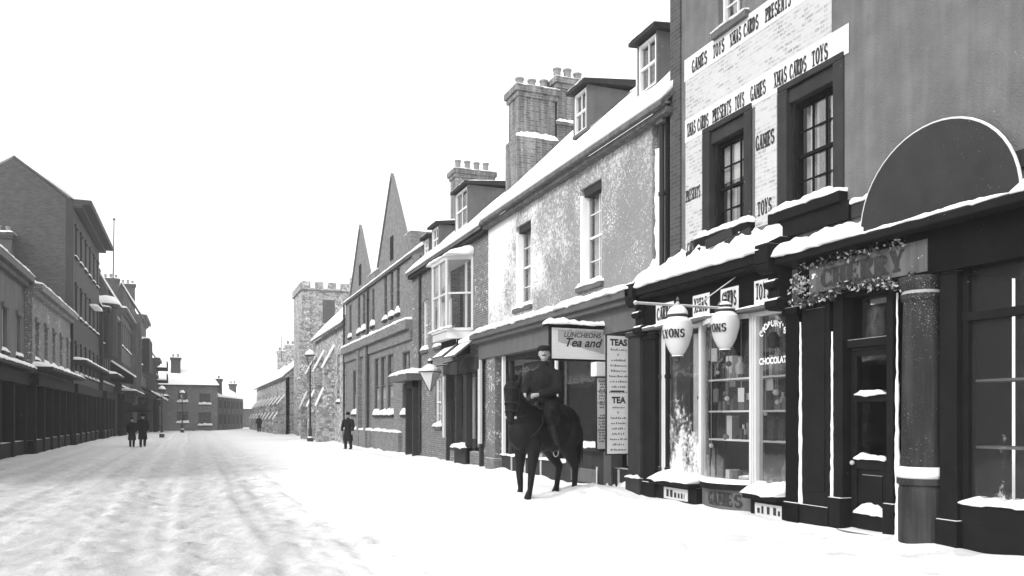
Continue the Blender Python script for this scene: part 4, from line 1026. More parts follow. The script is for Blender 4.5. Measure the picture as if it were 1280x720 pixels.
for i in range(8): window(F8, al, 79+4.2*i, 79.9+4.2*i, 2.2, 4.2, d=-.15, cols=2, rows=1, seed=i, snow=.12)
rf(F8, al, 76, 112, 8.6, 3.5, 5.3, .3, seed=14, h=.2)
for i in range(9): buttress(F8, al, 77+4.2*i, 3.6, .5, 1.0, i)
for a in (76, 111.7): B().prism([(8.01, a, 0), (8.01, a, 5.2), (11.5, a, 8.4), (15, a, 5.2), (15, a, 0)], (0, .3, 0)).done('end_wall', STONE, al)
for i in range(3): chimney(al, 9.6, 10.6, 82+9*i, 82.8+9*i, 6.5, 9.6, 2, STONE, seed=i)
B().tube([(9.6, 96, 8), (9.6, 96, 11)], .05, 6).done('roof_finial', BOARD, al)

# ------------------------------------------------------------------ houses closing the street
S = Fac('S', 104)
eh = thing('end_house', 'plain dark brick house with snowy hipped roof closing the end of the street', 'house', (0, 104, 0))
wall(S, eh, -4.6, 2.9, 0, 5.5, [(-1.6, -.5, 3.4, 4.7), (.8, 2.1, 3.15, 4.5), (-1.7, -.4, .9, 2.3), (.7, 2.2, .6, 2.2)], BRICK)
for u0, u1, z0, z1 in ((-1.6, -.5, 3.4, 4.7), (.8, 2.1, 3.15, 4.5), (-1.7, -.4, .9, 2.3), (.7, 2.2, .6, 2.2)): window(S, eh, u0, u1, z0, z1, d=-.12, cols=3, rows=2, seed=u0, snow=.22, fm=BOARD)
for x in (2.6, -4.6): B().box(x, x+.3, 104.36, 110, 0, 5.5).done('side_wall', BRICKB, eh)
def hip(root, x0, x1, y0, y1, z0, z1, ins, m=SNOW, name='roof_snow'):
    b = B(); xm0, xm1, ym = x0+ins, x1-ins, (y0+y1)/2
    v = [(x0, y0, z0), (x1, y0, z0), (x1, y1, z0), (x0, y1, z0), (xm0, ym, z1), (xm1, ym, z1)]
    for f in ((0, 1, 5, 4), (1, 2, 5), (2, 3, 4, 5), (3, 0, 4), (3, 2, 1, 0)): b.quad(*[v[i] for i in f])
    bmesh.ops.remove_doubles(b.bm, verts=b.bm.verts, dist=1e-4)
    bmesh.ops.subdivide_edges(b.bm, edges=b.bm.edges, cuts=7, use_grid_fill=True)
    for q in b.bm.verts:
        if q.co.z > z0+.01: q.co.z += .12*nz(q.co.x*.9, q.co.y*.9, q.co.z)
    return b.done(name, m, root, smooth=False)
hip(eh, -4.8, 3.1, 103.75, 110.2, 5.5, 7.6, 1.2)
B().box(-4.85, 3.15, 103.7, 110.25, 5.38, 5.5).done('eaves', MID, eh)
chimney(eh, -2.4, -1.3, 106, 106.8, 5.6, 8.9, 2, BRICKB, 1); chimney(eh, 2.75, 3.5, 106.5, 107.2, 3.5, 6.4, 1, BRICKB, 2)
eg = thing('end_wing', 'lower brick range running back from the dark end house', 'house', (4.7, 111, 0))
L2 = [(2.91, 104.6), (6.6, 118)]
dv = (Vector((L2[1][0], L2[1][1], 0))-Vector((L2[0][0], L2[0][1], 0))); ln = dv.length; dv.normalize(); nv = Vector((dv.y, -dv.x, 0))
def E_(u, z, d=0): return Vector((L2[0][0], L2[0][1], 0))+dv*u+nv*d+Vector((0, 0, z))
b = B().prism([E_(0, -.1, 0), E_(ln, -.1, 0), E_(ln, 4.1, 0), E_(0, 4.1, 0)], -nv*3); b.done('wall', BRICKB, eg)
b = B()
for i in range(6):
    u = .8+2.3*i
    for z0, z1 in ((.7, 2.0), (2.7, 3.7)):
        w_ = B().prism([E_(u-.06, z0-.06, .02), E_(u+.96, z0-.06, .02), E_(u+.96, z1+.06, .02), E_(u-.06, z1+.06, .02)], nv*.03).done('window', BOARD, eg)
        B().prism([E_(u, z0, .052), E_(u+.9, z0, .052), E_(u+.9, z1, .052), E_(u, z1, .052)], nv*.005).done('pane', DARK, w_)

for i in range(7): B().prism([E_(.3+2.2*i, 0, .03), E_(.42+2.2*i, 0, .03), E_(.42+2.2*i, 4, .03), E_(.3+2.2*i, 4, .03)], nv*.08).done('downpipe', BOARD, eg)
b = B().prism([E_(0, 4.1, .2), E_(0, 4.3, .2), E_(0, 5.6, -2), E_(0, 4.1, -3)], dv*ln); b.done('roof_snow', SNOW, eg)
wc = thing('low_cottage', 'low white-roofed cottage beyond the end of the street', 'house', (8, 128, 0))
S2 = Fac('S', 128); wall(S2, wc, 5, 12.5, 0, 2.9, [(6.2, 7.2, .9, 2.2), (8.8, 9.8, .9, 2.2)], STUCCOB)
for u in (6.2, 8.8): window(S2, wc, u, u+1, .9, 2.2, d=-.1, cols=2, rows=1, fm=BOARD, seed=u)
b = B().prism([(4.8, 127.7, 2.9), (12.7, 127.7, 2.9), (11.8, 131, 6.3), (5.6, 131, 6.3)], (0, 3, -.4)); b.done('roof_snow', SNOW, wc)
chimney(wc, 5.2, 6.2, 127.2, 128, 0, 6.6, 2, BRICKB, 3)

# ------------------------------------------------------------------ left-hand row
def row_house(label, D, u0, u1, ze, m, bays, storeys, shop=None, depth=6, over=.3, seed=0, cat='shop', name='row_house', ridge=3.0, win=(.9, 1.7), ch=True, sidem=None, roof=True):
    F = Fac('L', D); t = thing(name, label, cat, (D, (u0+u1)/2, 0))
    holes = []; g = 3.7; sh_ = (ze-g-.3)/storeys
    for s in range(storeys):
        for i in range(bays):
            uc = u0+(u1-u0)*(i+.5)/bays; z0 = g+.35+sh_*s+.2; holes.append((uc-win[0]/2, uc+win[0]/2, z0, min(z0+win[1], z0+sh_-.35)))
    wall(F, t, u0, u1, 3.2, ze, holes, m, th=.4)
    for i, h in enumerate(holes):
        window(F, t, *h, d=-.2, cols=2, rows=2, seed=seed+i, snow=.13, fm=PALE, curtain=0)
        B().f(F, h[0]-.12, h[1]+.12, h[3]+.02, h[3]+.2, 0, .1).done('lintel', m, t)
    for a in (u0, u1-.3):
        B().prism([F(a, -.1, -.4), F(a, ze, -.4), F(a, ze+ridge-.15, -depth/2), F(a, ze, -depth), F(a, -.1, -depth)], F(a+.3, 0, 0)-F(a, 0, 0)).done('side_wall', sidem or m, t)
    B().prism([F(u0, ze+ridge, -depth/2), F(u0, ze+ridge+.1, -depth/2), F(u0, ze+.1, -depth-.2), F(u0, ze, -depth-.2)], F(u1, 0, 0)-F(u0, 0, 0)).done('back_roof', SNOW, t)
    B().f(F, u0, u1, ze-.3, ze, 0, over).f(F, u0, u1, ze-.5, ze-.3, 0, over*.5).done('cornice', m, t, bevel=.02)
    snowcap(F, t, u0, u1, ze, .13, 0, over, seed, slope=.1, step=.2)
    if roof: rf(F, t, u0, u1, ze+ridge, depth/2, ze+.02, -.05, seed=seed, h=.2)
    # shop front
    b = B().f(F, u0, u1, 3.05, 3.6, -.3, .25)
    n = max(2, int((u1-u0)/2.4))
    for i in range(n+1):
        u = u0+.15+(u1-u0-.5)*i/n; b.f(F, u, u+.22, 0, 3.05, -.3, .12)
    b.f(F, u0, u1, -.1, .6, -.3, .04)
    sf = b.done('shop_front', DARK, t)
    B().f(F, u0+.2, u1-.2, .6, 3.05, -.15, -.14).done('pane', GLASS, sf); B().f(F, u0, u1, 0, 3.2, -.9, -.85).done('shop_interior', ROOM, sf)
    if shop:
        z, dd = shop
        lg = B().f(F, u0, u1-.2, z-.14, z, 0, dd).done('shop_ledge', MID, t); snowcap(F, lg, u0, u1-.2, z, .16, 0, dd, seed+1, slope=.12, step=.15)
    if ch: chimney(t, D-depth/2-.7, D-depth/2+.7, u1-.9, u1-.1, ze+1, ze+ridge+1.2, 3, BRICKB, seed, corb=True)
    return t, F
lt, FL = row_house('tall dark four-storey house with jutting eaves, the tallest on the left of the street', -6.45, 53, 67, 14.4, STUCCO, 6, 3, (5.0, .7), depth=6, over=.95, seed=1, ridge=2.2, ch=True, sidem=BRICKB)
snowcap(FL, lt, 61, 64, 9.2, .2, 0, .5, 3)
l2, FL2 = row_house('dark narrow-windowed shop beside the tall house, with snow-edged double ledge', -6.2, 67, 76, 9.9, STUCCO, 5, 2, (4.9, 1.0), depth=3.6, over=.5, seed=5, win=(.8, 2.0), name='row_shop')
# small rounded bay head with a cap of snow
b = B().lathe([(.75, 6.2), (.8, 9.9), (.95, 10.0), (.95, 10.25), (.6, 10.7)], (-6.1, 68.4, 0), 14); by = b.done('bay', STUCCO, l2); B().lathe([(.97, 10.25), (.9, 10.5), (.55, 10.85), (.1, 10.95)], (-6.1, 68.4, 0), 14).done('snow_cap', SNOW, by, smooth=True)
bp2 = B().prism([FL2(73.2, 4.6, .0), FL2(73.2, 4.4, 1.7), FL2(73.2, 5.0, 1.7), FL2(73.2, 6.2, .0)], FL2(75.8, 0, 0)-FL2(73.2, 0, 0)).done('awning', DARK, l2)
B().prism([FL2(73.1, 6.21, .0), FL2(73.1, 5.01, 1.75), FL2(73.1, 5.15, 1.75), FL2(73.1, 6.4, .0)], FL2(75.9, 0, 0)-FL2(73.1, 0, 0)).done('snow_cap', SNOW, bp2)
l3, FL3 = row_house('dark three-storey shop with parapet roof, second shop along the left row', -5.6, 76, 88, 11.0, BRICKB, 5, 2, (3.9, 1.2), depth=3.6, over=.45, seed=9, win=(.95, 1.9), name='row_shop')
l4, FL4 = row_house('tall pale stucco house with gabled top and long sloping shop canopy on left row', -4.7, 88, 97, 11.9, STUCCOB, 4, 3, None, depth=3.6, over=.5, seed=13, name='row_house')
aw = B().prism([FL4(88, 4.6, 0), FL4(88, 3.3, 2.2), FL4(88, 3.4, 2.2), FL4(88, 4.75, 0)], FL4(96.6, 0, 0)-FL4(88, 0, 0)).done('canopy', DARK, l4)
b = B()
for i in range(8): b.prism([FL4(88+1.05*i, 3.42, 2.22), FL4(88+1.05*i, 4.2, .9), FL4(88+1.05*i, 4.33, .9), FL4(88+1.05*i, 3.56, 2.26)], FL4(.8, 0, 0)-FL4(0, 0, 0))
b.done('snow_cap', SNOW, aw)
b = B()
for i in range(3): b.f(FL4, 89+2.4*i, 90.6+2.4*i, 6.2, 9.6, 0, .7)
by = b.done('bay_window', STUCCO, l4)
for i in range(3): snowcap(FL4, by, 88.9+2.4*i, 90.7+2.4*i, 9.6, .2, 0, .72, i+4)
l5, FL5 = row_house('narrow dark house with balconies at the far end of the left row', -3.7, 97, 103.4, 8.2, BRICKB, 3, 2, (4.0, 1.3), depth=4, over=.4, seed=17, name='row_house')
for i, z in enumerate((5.6, 7.0)):
    bl_ = B().f(FL5, 97.4, 102.6, z, z+.15, 0, 1.1).f(FL5, 97.4, 102.6, z+.9, z+.96, 1.04, 1.1)
    for k in range(11): bl_.f(FL5, 97.4+.51*k, 97.45+.51*k, z+.15, z+.9, 1.05, 1.09)
    q = bl_.done('balcony', DARK, l5); snowcap(FL5, q, 97.4, 102.6, z+.15, .14, .1, 1.05, i)
row_house('low two-storey brick shop under a snowy roof, next to the tall house', -6.6, 41, 53, 7.6, BRICK, 5, 1, (3.9, .8), depth=7, over=.4, seed=23, name='row_shop', ridge=3.2)
row_house('pale stucco two-storey house at the left edge of the picture', -6.9, 22, 41, 7.9, STUCCOB, 7, 1, (3.8, .5), depth=7, over=.4, seed=29, name='row_house', ridge=3.0)
fp = thing('roof_pole', 'thin leaning pole standing on a roof of the left row', 'pole', (-7.2, 86, 13))
B().tube([(-7.0, 84.6, 11.5), (-6.9, 84.9, 20.4)], [.07, .05], 8).sphere((-6.9, 84.9, 20.5), .14).done('pole', LEAD, fp)

# ------------------------------------------------------------------ street lamps
def street_lamp(x, y, h, label, bar=True):
    t = thing('street_lamp', label, 'street lamp', (x, y, 0), 'gas lamps along the street'); k = h/4.0
    c = Vector((x, y, 0)); hl = .78*k**.5*1.0; zl = h-hl
    B().lathe([(.2, -.1), (.2, .25), (.13, .35), (.11, .9), (.07, 1.0), (.06, zl*.55), (.085, zl*.57), (.05, zl*.6), (.045, zl-.1), (.08, zl-.06), (.03, zl)], c, 14).tube([c+Vector((-.42, 0, zl-.32)), c+Vector((.42, 0, zl-.32))], .022, 6).done('post', LEAD, t)
    r0, r1 = .13*k**.5, .27*k**.5; b = B()
    for i in range(4):
        a = math.pi/4+i*math.pi/2; d0 = Vector((math.cos(a), math.sin(a), 0))
        b.tube([c+d0*r0+Vector((0, 0, zl)), c+d0*r1+Vector((0, 0, zl+hl*.62))], .014, 5)
    b.lathe([(r1*1.12, zl+hl*.6), (r1*1.12, zl+hl*.65), (r1*.5, zl+hl*.86), (r1*.5, zl+hl*.93), (.03, h)], c, 4)
    lf = b.done('lantern', LEAD, t)
    B().lathe([(r0, zl), (r1*.98, zl+hl*.6)], c, 4).done('glass', GLASS, lf)
    B().lathe([(r1*1.14, zl+hl*.65), (r1*.95, zl+hl*.78), (r1*.6, zl+hl*.93), (.05, h+.02)], c, 10).done('snow_cap', SNOW, t, smooth=True)
    return t
street_lamp(7.3, 54.4, 6.1, 'tall black gas street lamp in front of the stone hall')
street_lamp(-2.3, 72, 4.2, 'black gas street lamp near the left row, seen against the shop canopy')
street_lamp(-1.0, 96, 4.6, 'faint gas street lamp standing before the dark end house')
# ------------------------------------------------------------------ people
def xf(o, T):
    o.data.transform(T); return o
def put(o, root, T):
    o.data.transform(T); return o
def human(label, x, y, face, h=1.75, hat='bowler', long=True, stride=.12, group=None, arm=0.0, voxel=.02, coat=COAT):
    """standing or walking figure; local frame faces +y; face = heading in radians"""
    t = thing('person', label, 'person', (0, 0, 0), group)
    k = h/1.75; T = Matrix.Translation((x, y, ground_z(x, y)-.03)) @ Matrix.Rotation(face, 4, 'Z') @ Matrix.Scale(k, 4)
    J = dict(pel=(0, 0, .93), che=(0, 0, 1.28), nek=(0, .01, 1.47), hed=(0, .035, 1.61))
    b = B().cap(J['pel'], .13, J['che'], .15).cap((-.13, 0, 1.38), .075, (.13, 0, 1.38), .075).cap((0, 0, 1.4), .06, (0, .02, 1.54), .055)
    b.sphere((0, .02, 1.63), .1, 14, (.78, .95, 1.12)).sphere((0, .06, 1.57), .06, 10, (.9, .8, .9)).sphere((0, .125, 1.605), .018, 8, (.8, 1.2, 1.5))
    for s in (-1, 1):
        b.sphere((s*.083, .01, 1.61), .025, 8, (.5, .8, 1.2))
        hip_, kn, an = (s*.09, 0, .9), (s*.1, .03+s*stride, .5), (s*.1, s*stride*1.6-.03, .09)
        b.cap(hip_, .085, kn, .06).cap(kn, .058, an, .042).cap(an, .045, (an[0], an[1]+.17, .045), .04)
        sho, el, wr = (s*.2, 0, 1.38), (s*.26, -.03+arm*.05, 1.12), (s*.25, .06+arm*.1, .88)
        b.cap(sho, .06, el, .05).cap(el, .045, wr, .034)
        hd = (wr[0], wr[1]+.02, wr[2]-.09); b.cap(wr, .03, hd, .036)
        for f in range(4): b.cap((hd[0], hd[1]-.026+.018*f, hd[2]-.02), .0095, (hd[0]-s*.012, hd[1]-.022+.02*f, hd[2]-.085+.006*abs(f-1.4)), .008, 6)
        b.cap((hd[0], hd[1]+.03, hd[2]+.02), .011, (hd[0]-s*.01, hd[1]+.058, hd[2]-.04), .009, 6)
    put(blob('body', b, SKIN, t, voxel*.7, 2), t, T)
    b = B().cap((0, -.005, .98), .165, (0, 0, 1.28), .185).cap((-.15, 0, 1.37), .09, (.15, 0, 1.37), .09).cap((0, .01, 1.42), .085, (0, .02, 1.49), .07)
    zh = .42 if long else .78
    b.tube([(0, 0, 1.02), (0, -.01, .75), (0, -.01, zh)], [.17, .205, .235], 18)
    for s in (-1, 1): b.cap((s*.2, 0, 1.37), .085, (s*.27, -.03+arm*.05, 1.12), .072).cap((s*.27, -.03+arm*.05, 1.12), .07, (s*.255, .055+arm*.09, .92), .055)
    put(blob('overcoat', b, coat, t, voxel, 4, .008), t, T)
    b = B()
    for s in (-1, 1):
        kn, an = (s*.1, .03+s*stride, .5), (s*.1, s*stride*1.6-.03, .1)
        b.cap((s*.09, 0, .88), .105, kn, .085).cap(kn, .08, an, .07)
    put(blob('trousers', b, coat, t, voxel, 3), t, T)
    for s in (-1, 1):
        an = (s*.1, s*stride*1.6-.03, .1); b = B().cap(an, .06, (an[0], an[1]+.19, .045), .05).cap((an[0], an[1]-.03, .04), .05, (an[0], an[1]+.18, .035), .05)
        put(blob('boot', b, LEATHER, t, voxel, 2), t, T)
    b = B()
    if hat == 'bowler': b.sphere((0, .02, 1.7), .1, 16, (.92, 1.05, 1.0)).lathe([(.155, 1.685), (.165, 1.69), (.1, 1.71)], (0, .02, 0), 20)
    else: b.sphere((0, .0, 1.71), .12, 16, (.95, 1.1, .5)).sphere((0, .13, 1.69), .07, 12, (1.1, .9, .16))
    o = b.done('hat', coat, t, smooth=True); put(o, t, T)
    b = B().sphere((0, -.01, 1.64), .1, 14, (.8, .95, 1.0)); put(b.done('hair', LEATHER, t, smooth=True), t, T)
    return t, T
human('lone man in long dark overcoat standing in the snow by the gabled building', 7.25, 40.2, rad(150), 1.86, 'bowler', True, .05, arm=.8)
pa, TA = human('shorter person in dark coat under the umbrella, on the left of the pair', -3.2, 50.8, rad(188), 1.68, 'cap', True, .1, voxel=.028)
pb, TB = human('man in long dark coat holding the umbrella, on the right of the pair', -2.6, 50.0, rad(184), 1.86, 'bowler', True, .14, voxel=.028)
human('far-off man walking toward the camera at the end of the street', 6.7, 90, rad(175), 1.8, 'bowler', True, .12, voxel=.03)
um = thing('umbrella', 'open dark umbrella held over the couple walking on the left', 'umbrella', (-2.9, 50.4, 1.0))
c = Vector((-2.88, 50.35, .06)); b = B(); n = 16; rings = []
for r_, z in ((.02, 2.27), (.25, 2.22), (.48, 2.13), (.66, 2.0), (.76, 1.87)):
    rings.append([b.bm.verts.new(c+Vector((math.cos(2*math.pi*i/n)*r_*(1 if i % 2 == 0 else .965), math.sin(2*math.pi*i/n)*r_*(1 if i % 2 == 0 else .965), z+(.0 if i % 2 == 0 else .015)))) for i in range(n)])
for p, q in zip(rings, rings[1:]):
    for i in range(n): b.bm.faces.new((p[i], p[(i+1) % n], q[(i+1) % n], q[i]))
cv = b.done('canopy', COAT, um); m_ = cv.modifiers.new('solid', 'SOLIDIFY'); m_.thickness = .008
hand = TB @ Vector((-.25, .16, .8)); b = B().tube([c+Vector((0, 0, 2.32)), c+Vector((0, 0, 1.3))], .013, 8); b.tube([c+Vector((0, 0, 1.3)), c+Vector((0, .0, 1.12)), c+Vector((.04, 0, 1.08)), c+Vector((.08, 0, 1.12))], .018, 8)
b.done('shaft', LEATHER, um)
b = B()
for i in range(8):
    a = 2*math.pi*i/8; b.tube([c+Vector((0, 0, 2.0)), c+Vector((math.cos(a)*.42, math.sin(a)*.42, 2.1))], .006, 5)
b.done('ribs', STEEL, um)

# ------------------------------------------------------------------ horse and rider
HX, HY = 6.64, 14.85
hd_ = math.atan2(HEADY, HEADX)
HS = 1.15
HT = Matrix.Translation((HX, HY, ground_z(HX, HY)-.04)) @ Matrix.Rotation(hd_, 4, 'Z') @ Matrix.Scale(HS, 4)
ho = thing('horse', 'dark saddled horse standing in the snow outside the tea room, head turned to the camera', 'horse', (0, 0, 0))
b = B()
E = lambda c, r, sc, rot=None: b.sphere(c, r, 18, sc, rot)
E((.42, 0, 1.17), .39, (1.05, .8, 1.0)); E((.1, 0, 1.17), .38, (1.2, .84, 1.0)); E((-.2, 0, 1.19), .38, (1.2, .86, 1.0)); E((-.52, 0, 1.3), .36, (1.05, .8, .96)); E((-.66, 0, 1.27), .28, (1.0, .95, 1.1))
E((.3, 0, 1.5), .16, (1.9, .5, .75)); E((-.5, 0, 1.56), .12, (1.6, 1.1, .6)); E((.66, 0, 1.12), .24, (.8, .95, 1.1)); E((0, 0, 1.42), .2, (2, .7, .6))
for s in (-1, 1):
    E((.46, s*.17, 1.12), .2, (.85, .6, 1.25)); E((-.6, s*.17, 1.16), .24, (.95, .62, 1.15))
# neck carried forward and turned to the left
nk = [((.5, 0, 1.34), .27), ((.72, .03, 1.52), .215), ((.93, .09, 1.72), .165), ((1.08, .17, 1.87), .135)]
for (p, r0), (q, r1) in zip(nk, nk[1:]): b.cap(p, r0, q, r1, 16)
# head hanging nearly upright
PO = Vector((1.08, .2, 1.9)); MU = Vector((1.27, .3, 1.3))
ax = (MU-PO).normalized(); b.cap(PO+ax*.06, .115, PO+ax*.3, .1, 14); b.cap(PO+ax*.3, .095, PO+ax*.52, .066, 14); b.cap(PO+ax*.52, .066, PO+ax*.6, .064, 14)
sdv = ax.cross(Vector((0, 0, 1))).normalized(); bk = sdv.cross(ax).normalized()
if bk.z > 0: bk = -bk
b.sphere(PO+ax*.2+bk*.09, .1, 12, (.8, .8, 1.2)); b.sphere(PO+ax*.6+bk*.03, .05, 10)
for s in (-1, 1):
    b.cap(PO+sdv*s*.075-ax*.03, .048, PO+sdv*s*.105-ax*.15, .038, 10).cap(PO+sdv*s*.105-ax*.15, .038, PO+sdv*s*.1-ax*.27, .012, 10)
    b.sphere(PO+ax*.2+sdv*s*.085-bk*.02, .03, 8); b.sphere(PO+ax*.58+sdv*s*.045-bk*.03, .024, 8)
def leg(pts):
    for (p, r0), (q, r1) in zip(pts, pts[1:]): b.cap(p, r0*1.18, q, r1*1.18, 12)
leg([((.5, .17, 1.0), .13), ((.5, .17, .82), .095), ((.56, .17, .5), .062), ((.56, .17, .44), .056), ((.6, .17, .17), .04), ((.63, .17, .11), .048), ((.67, .17, .03), .056)])
leg([((.46, -.17, 1.0), .13), ((.44, -.17, .82), .095), ((.47, -.17, .5), .062), ((.47, -.17, .44), .056), ((.44, -.17, .17), .04), ((.46, -.17, .1), .048), ((.5, -.17, .03), .058)])
leg([((-.56, .17, 1.12), .2), ((-.44, .19, .86), .13), ((-.6, .18, .64), .085), ((-.7, .17, .52), .066), ((-.7, .17, .44), .052), ((-.68, .17, .17), .042), ((-.66, .17, .1), .05), ((-.62, .17, .03), .06)])
leg([((-.56, -.17, 1.12), .2), ((-.38, -.19, .86), .13), ((-.54, -.18, .64), .085), ((-.66, -.17, .52), .066), ((-.65, -.17, .44), .052), ((-.6, -.17, .17), .042), ((-.58, -.17, .1), .05), ((-.54, -.17, .03), .06)])
put(blob('body', b, HAIRM, ho, .018, 5), ho, HT)
b = B(); r = random.Random(5)
for i in range(170):      # mane
    t_ = r.random(); j = min(2, int(t_*3)); f_ = t_*3-j; p = Vector(nk[j][0]).lerp(Vector(nk[j+1][0]), f_); rr_ = nk[j][1]*(1-f_)+nk[j+1][1]*f_
    p = p+Vector((-.25, 0, .97)).normalized()*rr_*.95; s = r.choice((-1, 1, 1))
    b.tube([p, p+Vector((r.uniform(-.04, .04), s*.07, .0)), p+Vector((r.uniform(-.06, .06), s*r.uniform(.1, .15), -r.uniform(.12, .24)))], [.018, .014, .003], 5)
for i in range(9): b.tube([PO-ax*.03, PO+ax*.05-bk*.1+sdv*r.uniform(-.04, .04), PO+ax*r.uniform(.14, .22)-bk*.11+sdv*r.uniform(-.05, .05)], [.013, .01, .003], 5)
put(b.done('mane', MANE, ho, smooth=True), ho, HT)
b = B()
for i in range(60):
    a, q = r.gauss(0, .03), r.gauss(0, .035); L_ = r.uniform(.75, 1.0)
    b.tube([(-.86, a*.4, 1.42), (-.97, a, 1.3), (-1.0+q, a*1.6, 1.0), (-.97+q*1.4, a*1.7, 1.42-L_)], [.03, .026, .02, .004], 5)
put(b.done('tail', MANE, ho, smooth=True), ho, HT)
b = B().sphere((.02, 0, 1.55), .2, 16, (1.3, .9, .35)).cap((.22, 0, 1.6), .07, (.2, 0, 1.64), .06).cap((-.26, -.12, 1.62), .05, (-.26, .12, 1.62), .05)
for s in (-1, 1): b.sphere((.06, s*.27, 1.3), .2, 14, (.9, .16, 1.3))
sd_ = blob('saddle', b, LEATHER, ho, .02, 3); put(sd_, ho, HT)
b = B()
for s in (-1, 1):
    y0 = s*.37
    b.tube([(.12, s*.3, 1.3), (.14, y0, .86)], .012, 6)
    b.tube([(.14+.07*math.cos(a), y0, .8+.075*math.sin(a)) for a in [i*math.pi/6 for i in range(13)]], .009, 6)
put(b.done('stirrup', STEEL, ho), ho, HT)
b = B()
def loop(c, axv, rr_, w_=.014, sq=1.0):
    axv = Vector(axv).normalized(); q = axv.to_track_quat('Z', 'Y').to_matrix()
    b.tube([Vector(c)+q @ Vector((math.cos(a)*rr_*sq, math.sin(a)*rr_, 0)) for a in [i*math.pi/10 for i in range(21)]], w_, 6)
loop(PO+ax*.44, ax, .092); loop(PO+ax*.05, ax, .122, .01); loop(PO+ax*.3, ax, .112)
for s in (-1, 1):
    b.tube([PO+ax*.02+sdv*s*.115, PO+ax*.3+sdv*s*.105, PO+ax*.52+sdv*s*.075], .011, 6)
loop((.5, 0, 1.25), (1, 0, .9), .33, .016)
put(b.done('bridle', LEATHER, ho), ho, HT)
b = B()
for s in (-1, 1): b.sphere(PO+ax*.53+sdv*s*.08, .024, 8)
b.tube([PO+ax*.545-sdv*.1, PO+ax*.545+sdv*.1], .01, 6)
put(b.done('bit', STEEL, ho), ho, HT)
HA = [Vector((.4, .13, 1.78)), Vector((.42, -.1, 1.78))]
b = B()
for s, hp in zip((1, -1), HA):
    m1 = (PO+ax*.53+sdv*s*.08).lerp(hp, .5)+Vector((0, s*.1, -.16))
    b.tube([PO+ax*.53+sdv*s*.08, m1, hp], .008, 6)
put(b.done('reins', LEATHER, ho), ho, HT)

ri = thing('person', 'rider in flat cap and dark coat sitting on the dark horse', 'person', (0, 0, 0))
TW = rad(22)        # trunk and head turned toward the camera
Rz = Matrix.Rotation(TW, 3, 'Z'); Rh = Matrix.Rotation(rad(36), 3, 'Z')
sx0 = -.02
def U(x, y, z, M=Rz): v = M @ Vector((x, y, 0)); return Vector((v.x+sx0, v.y, z))
hc = U(.03, 0, 2.53); hf = lambda x, y, z: Vector((hc.x, hc.y, 0))+Rh @ Vector((x, y, 0))+Vector((0, 0, hc.z+z))
b = B().cap(U(0, 0, 1.72), .14, U(.0, 0, 2.05), .16).cap(U(0, .15, 2.13), .06, U(0, -.15, 2.13), .06).cap(U(.01, 0, 2.26), .06, hf(-.01, 0, -.1), .056)
b.sphere(hc, .102, 16, (.95, .95, 1.14)).sphere(hf(.05, 0, -.07), .062, 12, (.8, .9, .9))
b.sphere(hf(.108, 0, -.012), .019, 8, (1.2, .8, 1.5)).sphere(hf(.085, 0, .03), .03, 8, (.5, 1.6, .4)).sphere(hf(.098, 0, -.062), .02, 8, (.6, 1.5, .45))
for s in (-1, 1):
    b.sphere(hf(-.005, s*.093, -.01), .028, 8, (.8, .4, 1.2)); b.sphere(hf(.086, s*.035, .012), .014, 8)
hands = []
for s, hp in zip((1, -1), HA):
    sh_ = U(0, s*.23, 2.14); el = Vector((sh_.x*.6+hp.x*.4-.1, sh_.y+s*.1, 1.9)); d_ = (hp-el).normalized()
    hands.append((s, sh_, el, hp, d_))
    b.cap(sh_, .06, el, .05).cap(el, .045, hp-d_*.07, .033).cap(hp-d_*.06, .034, hp+d_*.02, .038)
    for f in range(4):
        o_ = Vector((0, 0, .028-.019*f)); k0 = hp+d_*.035+o_; k1 = k0+d_*.035+Vector((0, -s*.022, -.004)); k2 = k1+Vector((0, -s*.03, -.006))-d_*.035
        b.cap(k0, .0105, k1, .0098, 7).cap(k1, .0095, k2, .0085, 7)
    b.cap(hp-d_*.02+Vector((0, -s*.02, .03)), .012, hp+d_*.045+Vector((0, -s*.032, .04)), .0095, 7)
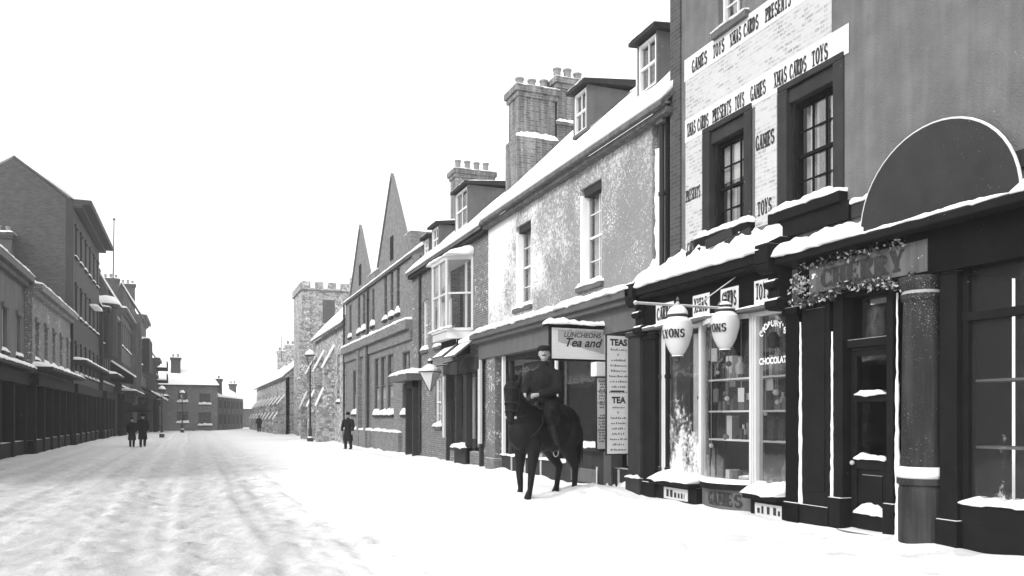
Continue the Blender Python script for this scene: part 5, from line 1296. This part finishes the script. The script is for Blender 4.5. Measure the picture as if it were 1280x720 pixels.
for s in (-1, 1): b.cap((0, s*.12, 1.7), .09, (.3, s*.33, 1.42), .07).cap((.3, s*.33, 1.42), .06, (.12, s*.37, .92), .045).cap((.12, s*.37, .9), .045, (.27, s*.38, .86), .035)
put(blob('body', b, SKIN, ri, .011, 2), ri, HT)
b = B().cap(U(0, 0, 1.74), .21, U(0, 0, 2.04), .225).cap(U(0, .19, 2.15), .1, U(.01, 0, 2.27), .085).cap(U(0, -.19, 2.15), .1, U(.01, 0, 2.27), .085).cap(U(0, .1, 1.95), .17, U(0, -.1, 1.95), .17).cap(U(.01, 0, 2.28), .09, U(.02, 0, 2.36), .075)
b.sphere((-.08, 0, 1.68), .2, 14, (1.25, 1.2, .7))
for s, sh_, el, hp, d_ in hands: b.cap(sh_, .105, el, .09).cap(el, .086, hp-d_*.1, .062)
for s in (-1, 1): b.cap((0, s*.14, 1.66), .13, (.17, s*.29, 1.54), .1)
put(blob('coat', b, COATB, ri, .016, 4, .012), ri, HT)
b = B()
for s in (-1, 1): b.cap((0, s*.12, 1.7), .115, (.3, s*.33, 1.42), .09).cap((.3, s*.33, 1.42), .085, (.2, s*.36, 1.15), .075)
put(blob('breeches', b, COATB, ri, .018, 3, .006), ri, HT)
for s in (-1, 1):
    b = B().cap((.24, s*.355, 1.24), .082, (.12, s*.37, .92), .056).cap((.11, s*.37, .89), .056, (.29, s*.385, .855), .044).cap((.08, s*.37, .865), .045, (.28, s*.385, .84), .042)
    put(blob('boot', b, LEATHER, ri, .016, 3), ri, HT)
b = B().sphere(hf(-.012, 0, .085), .125, 18, (1.05, 1.05, .5)).sphere(hf(.015, 0, .1), .105, 14, (1.1, 1.1, .45)).sphere(hf(.1, 0, .06), .075, 14, (.8, 1.15, .16), Rh)
put(blob('flat_cap', b, COATB, ri, .012, 2), ri, HT)
b = B().sphere(hf(-.022, 0, .01), .104, 14, (.95, .97, 1.05)); put(b.done('hair', LEATHER, ri, smooth=True), ri, HT)
b = B().sphere(hf(.104, 0, -.04), .022, 10, (.55, 1.7, .5), Rh); put(b.done('moustache', LEATHER, ri, smooth=True), ri, HT)
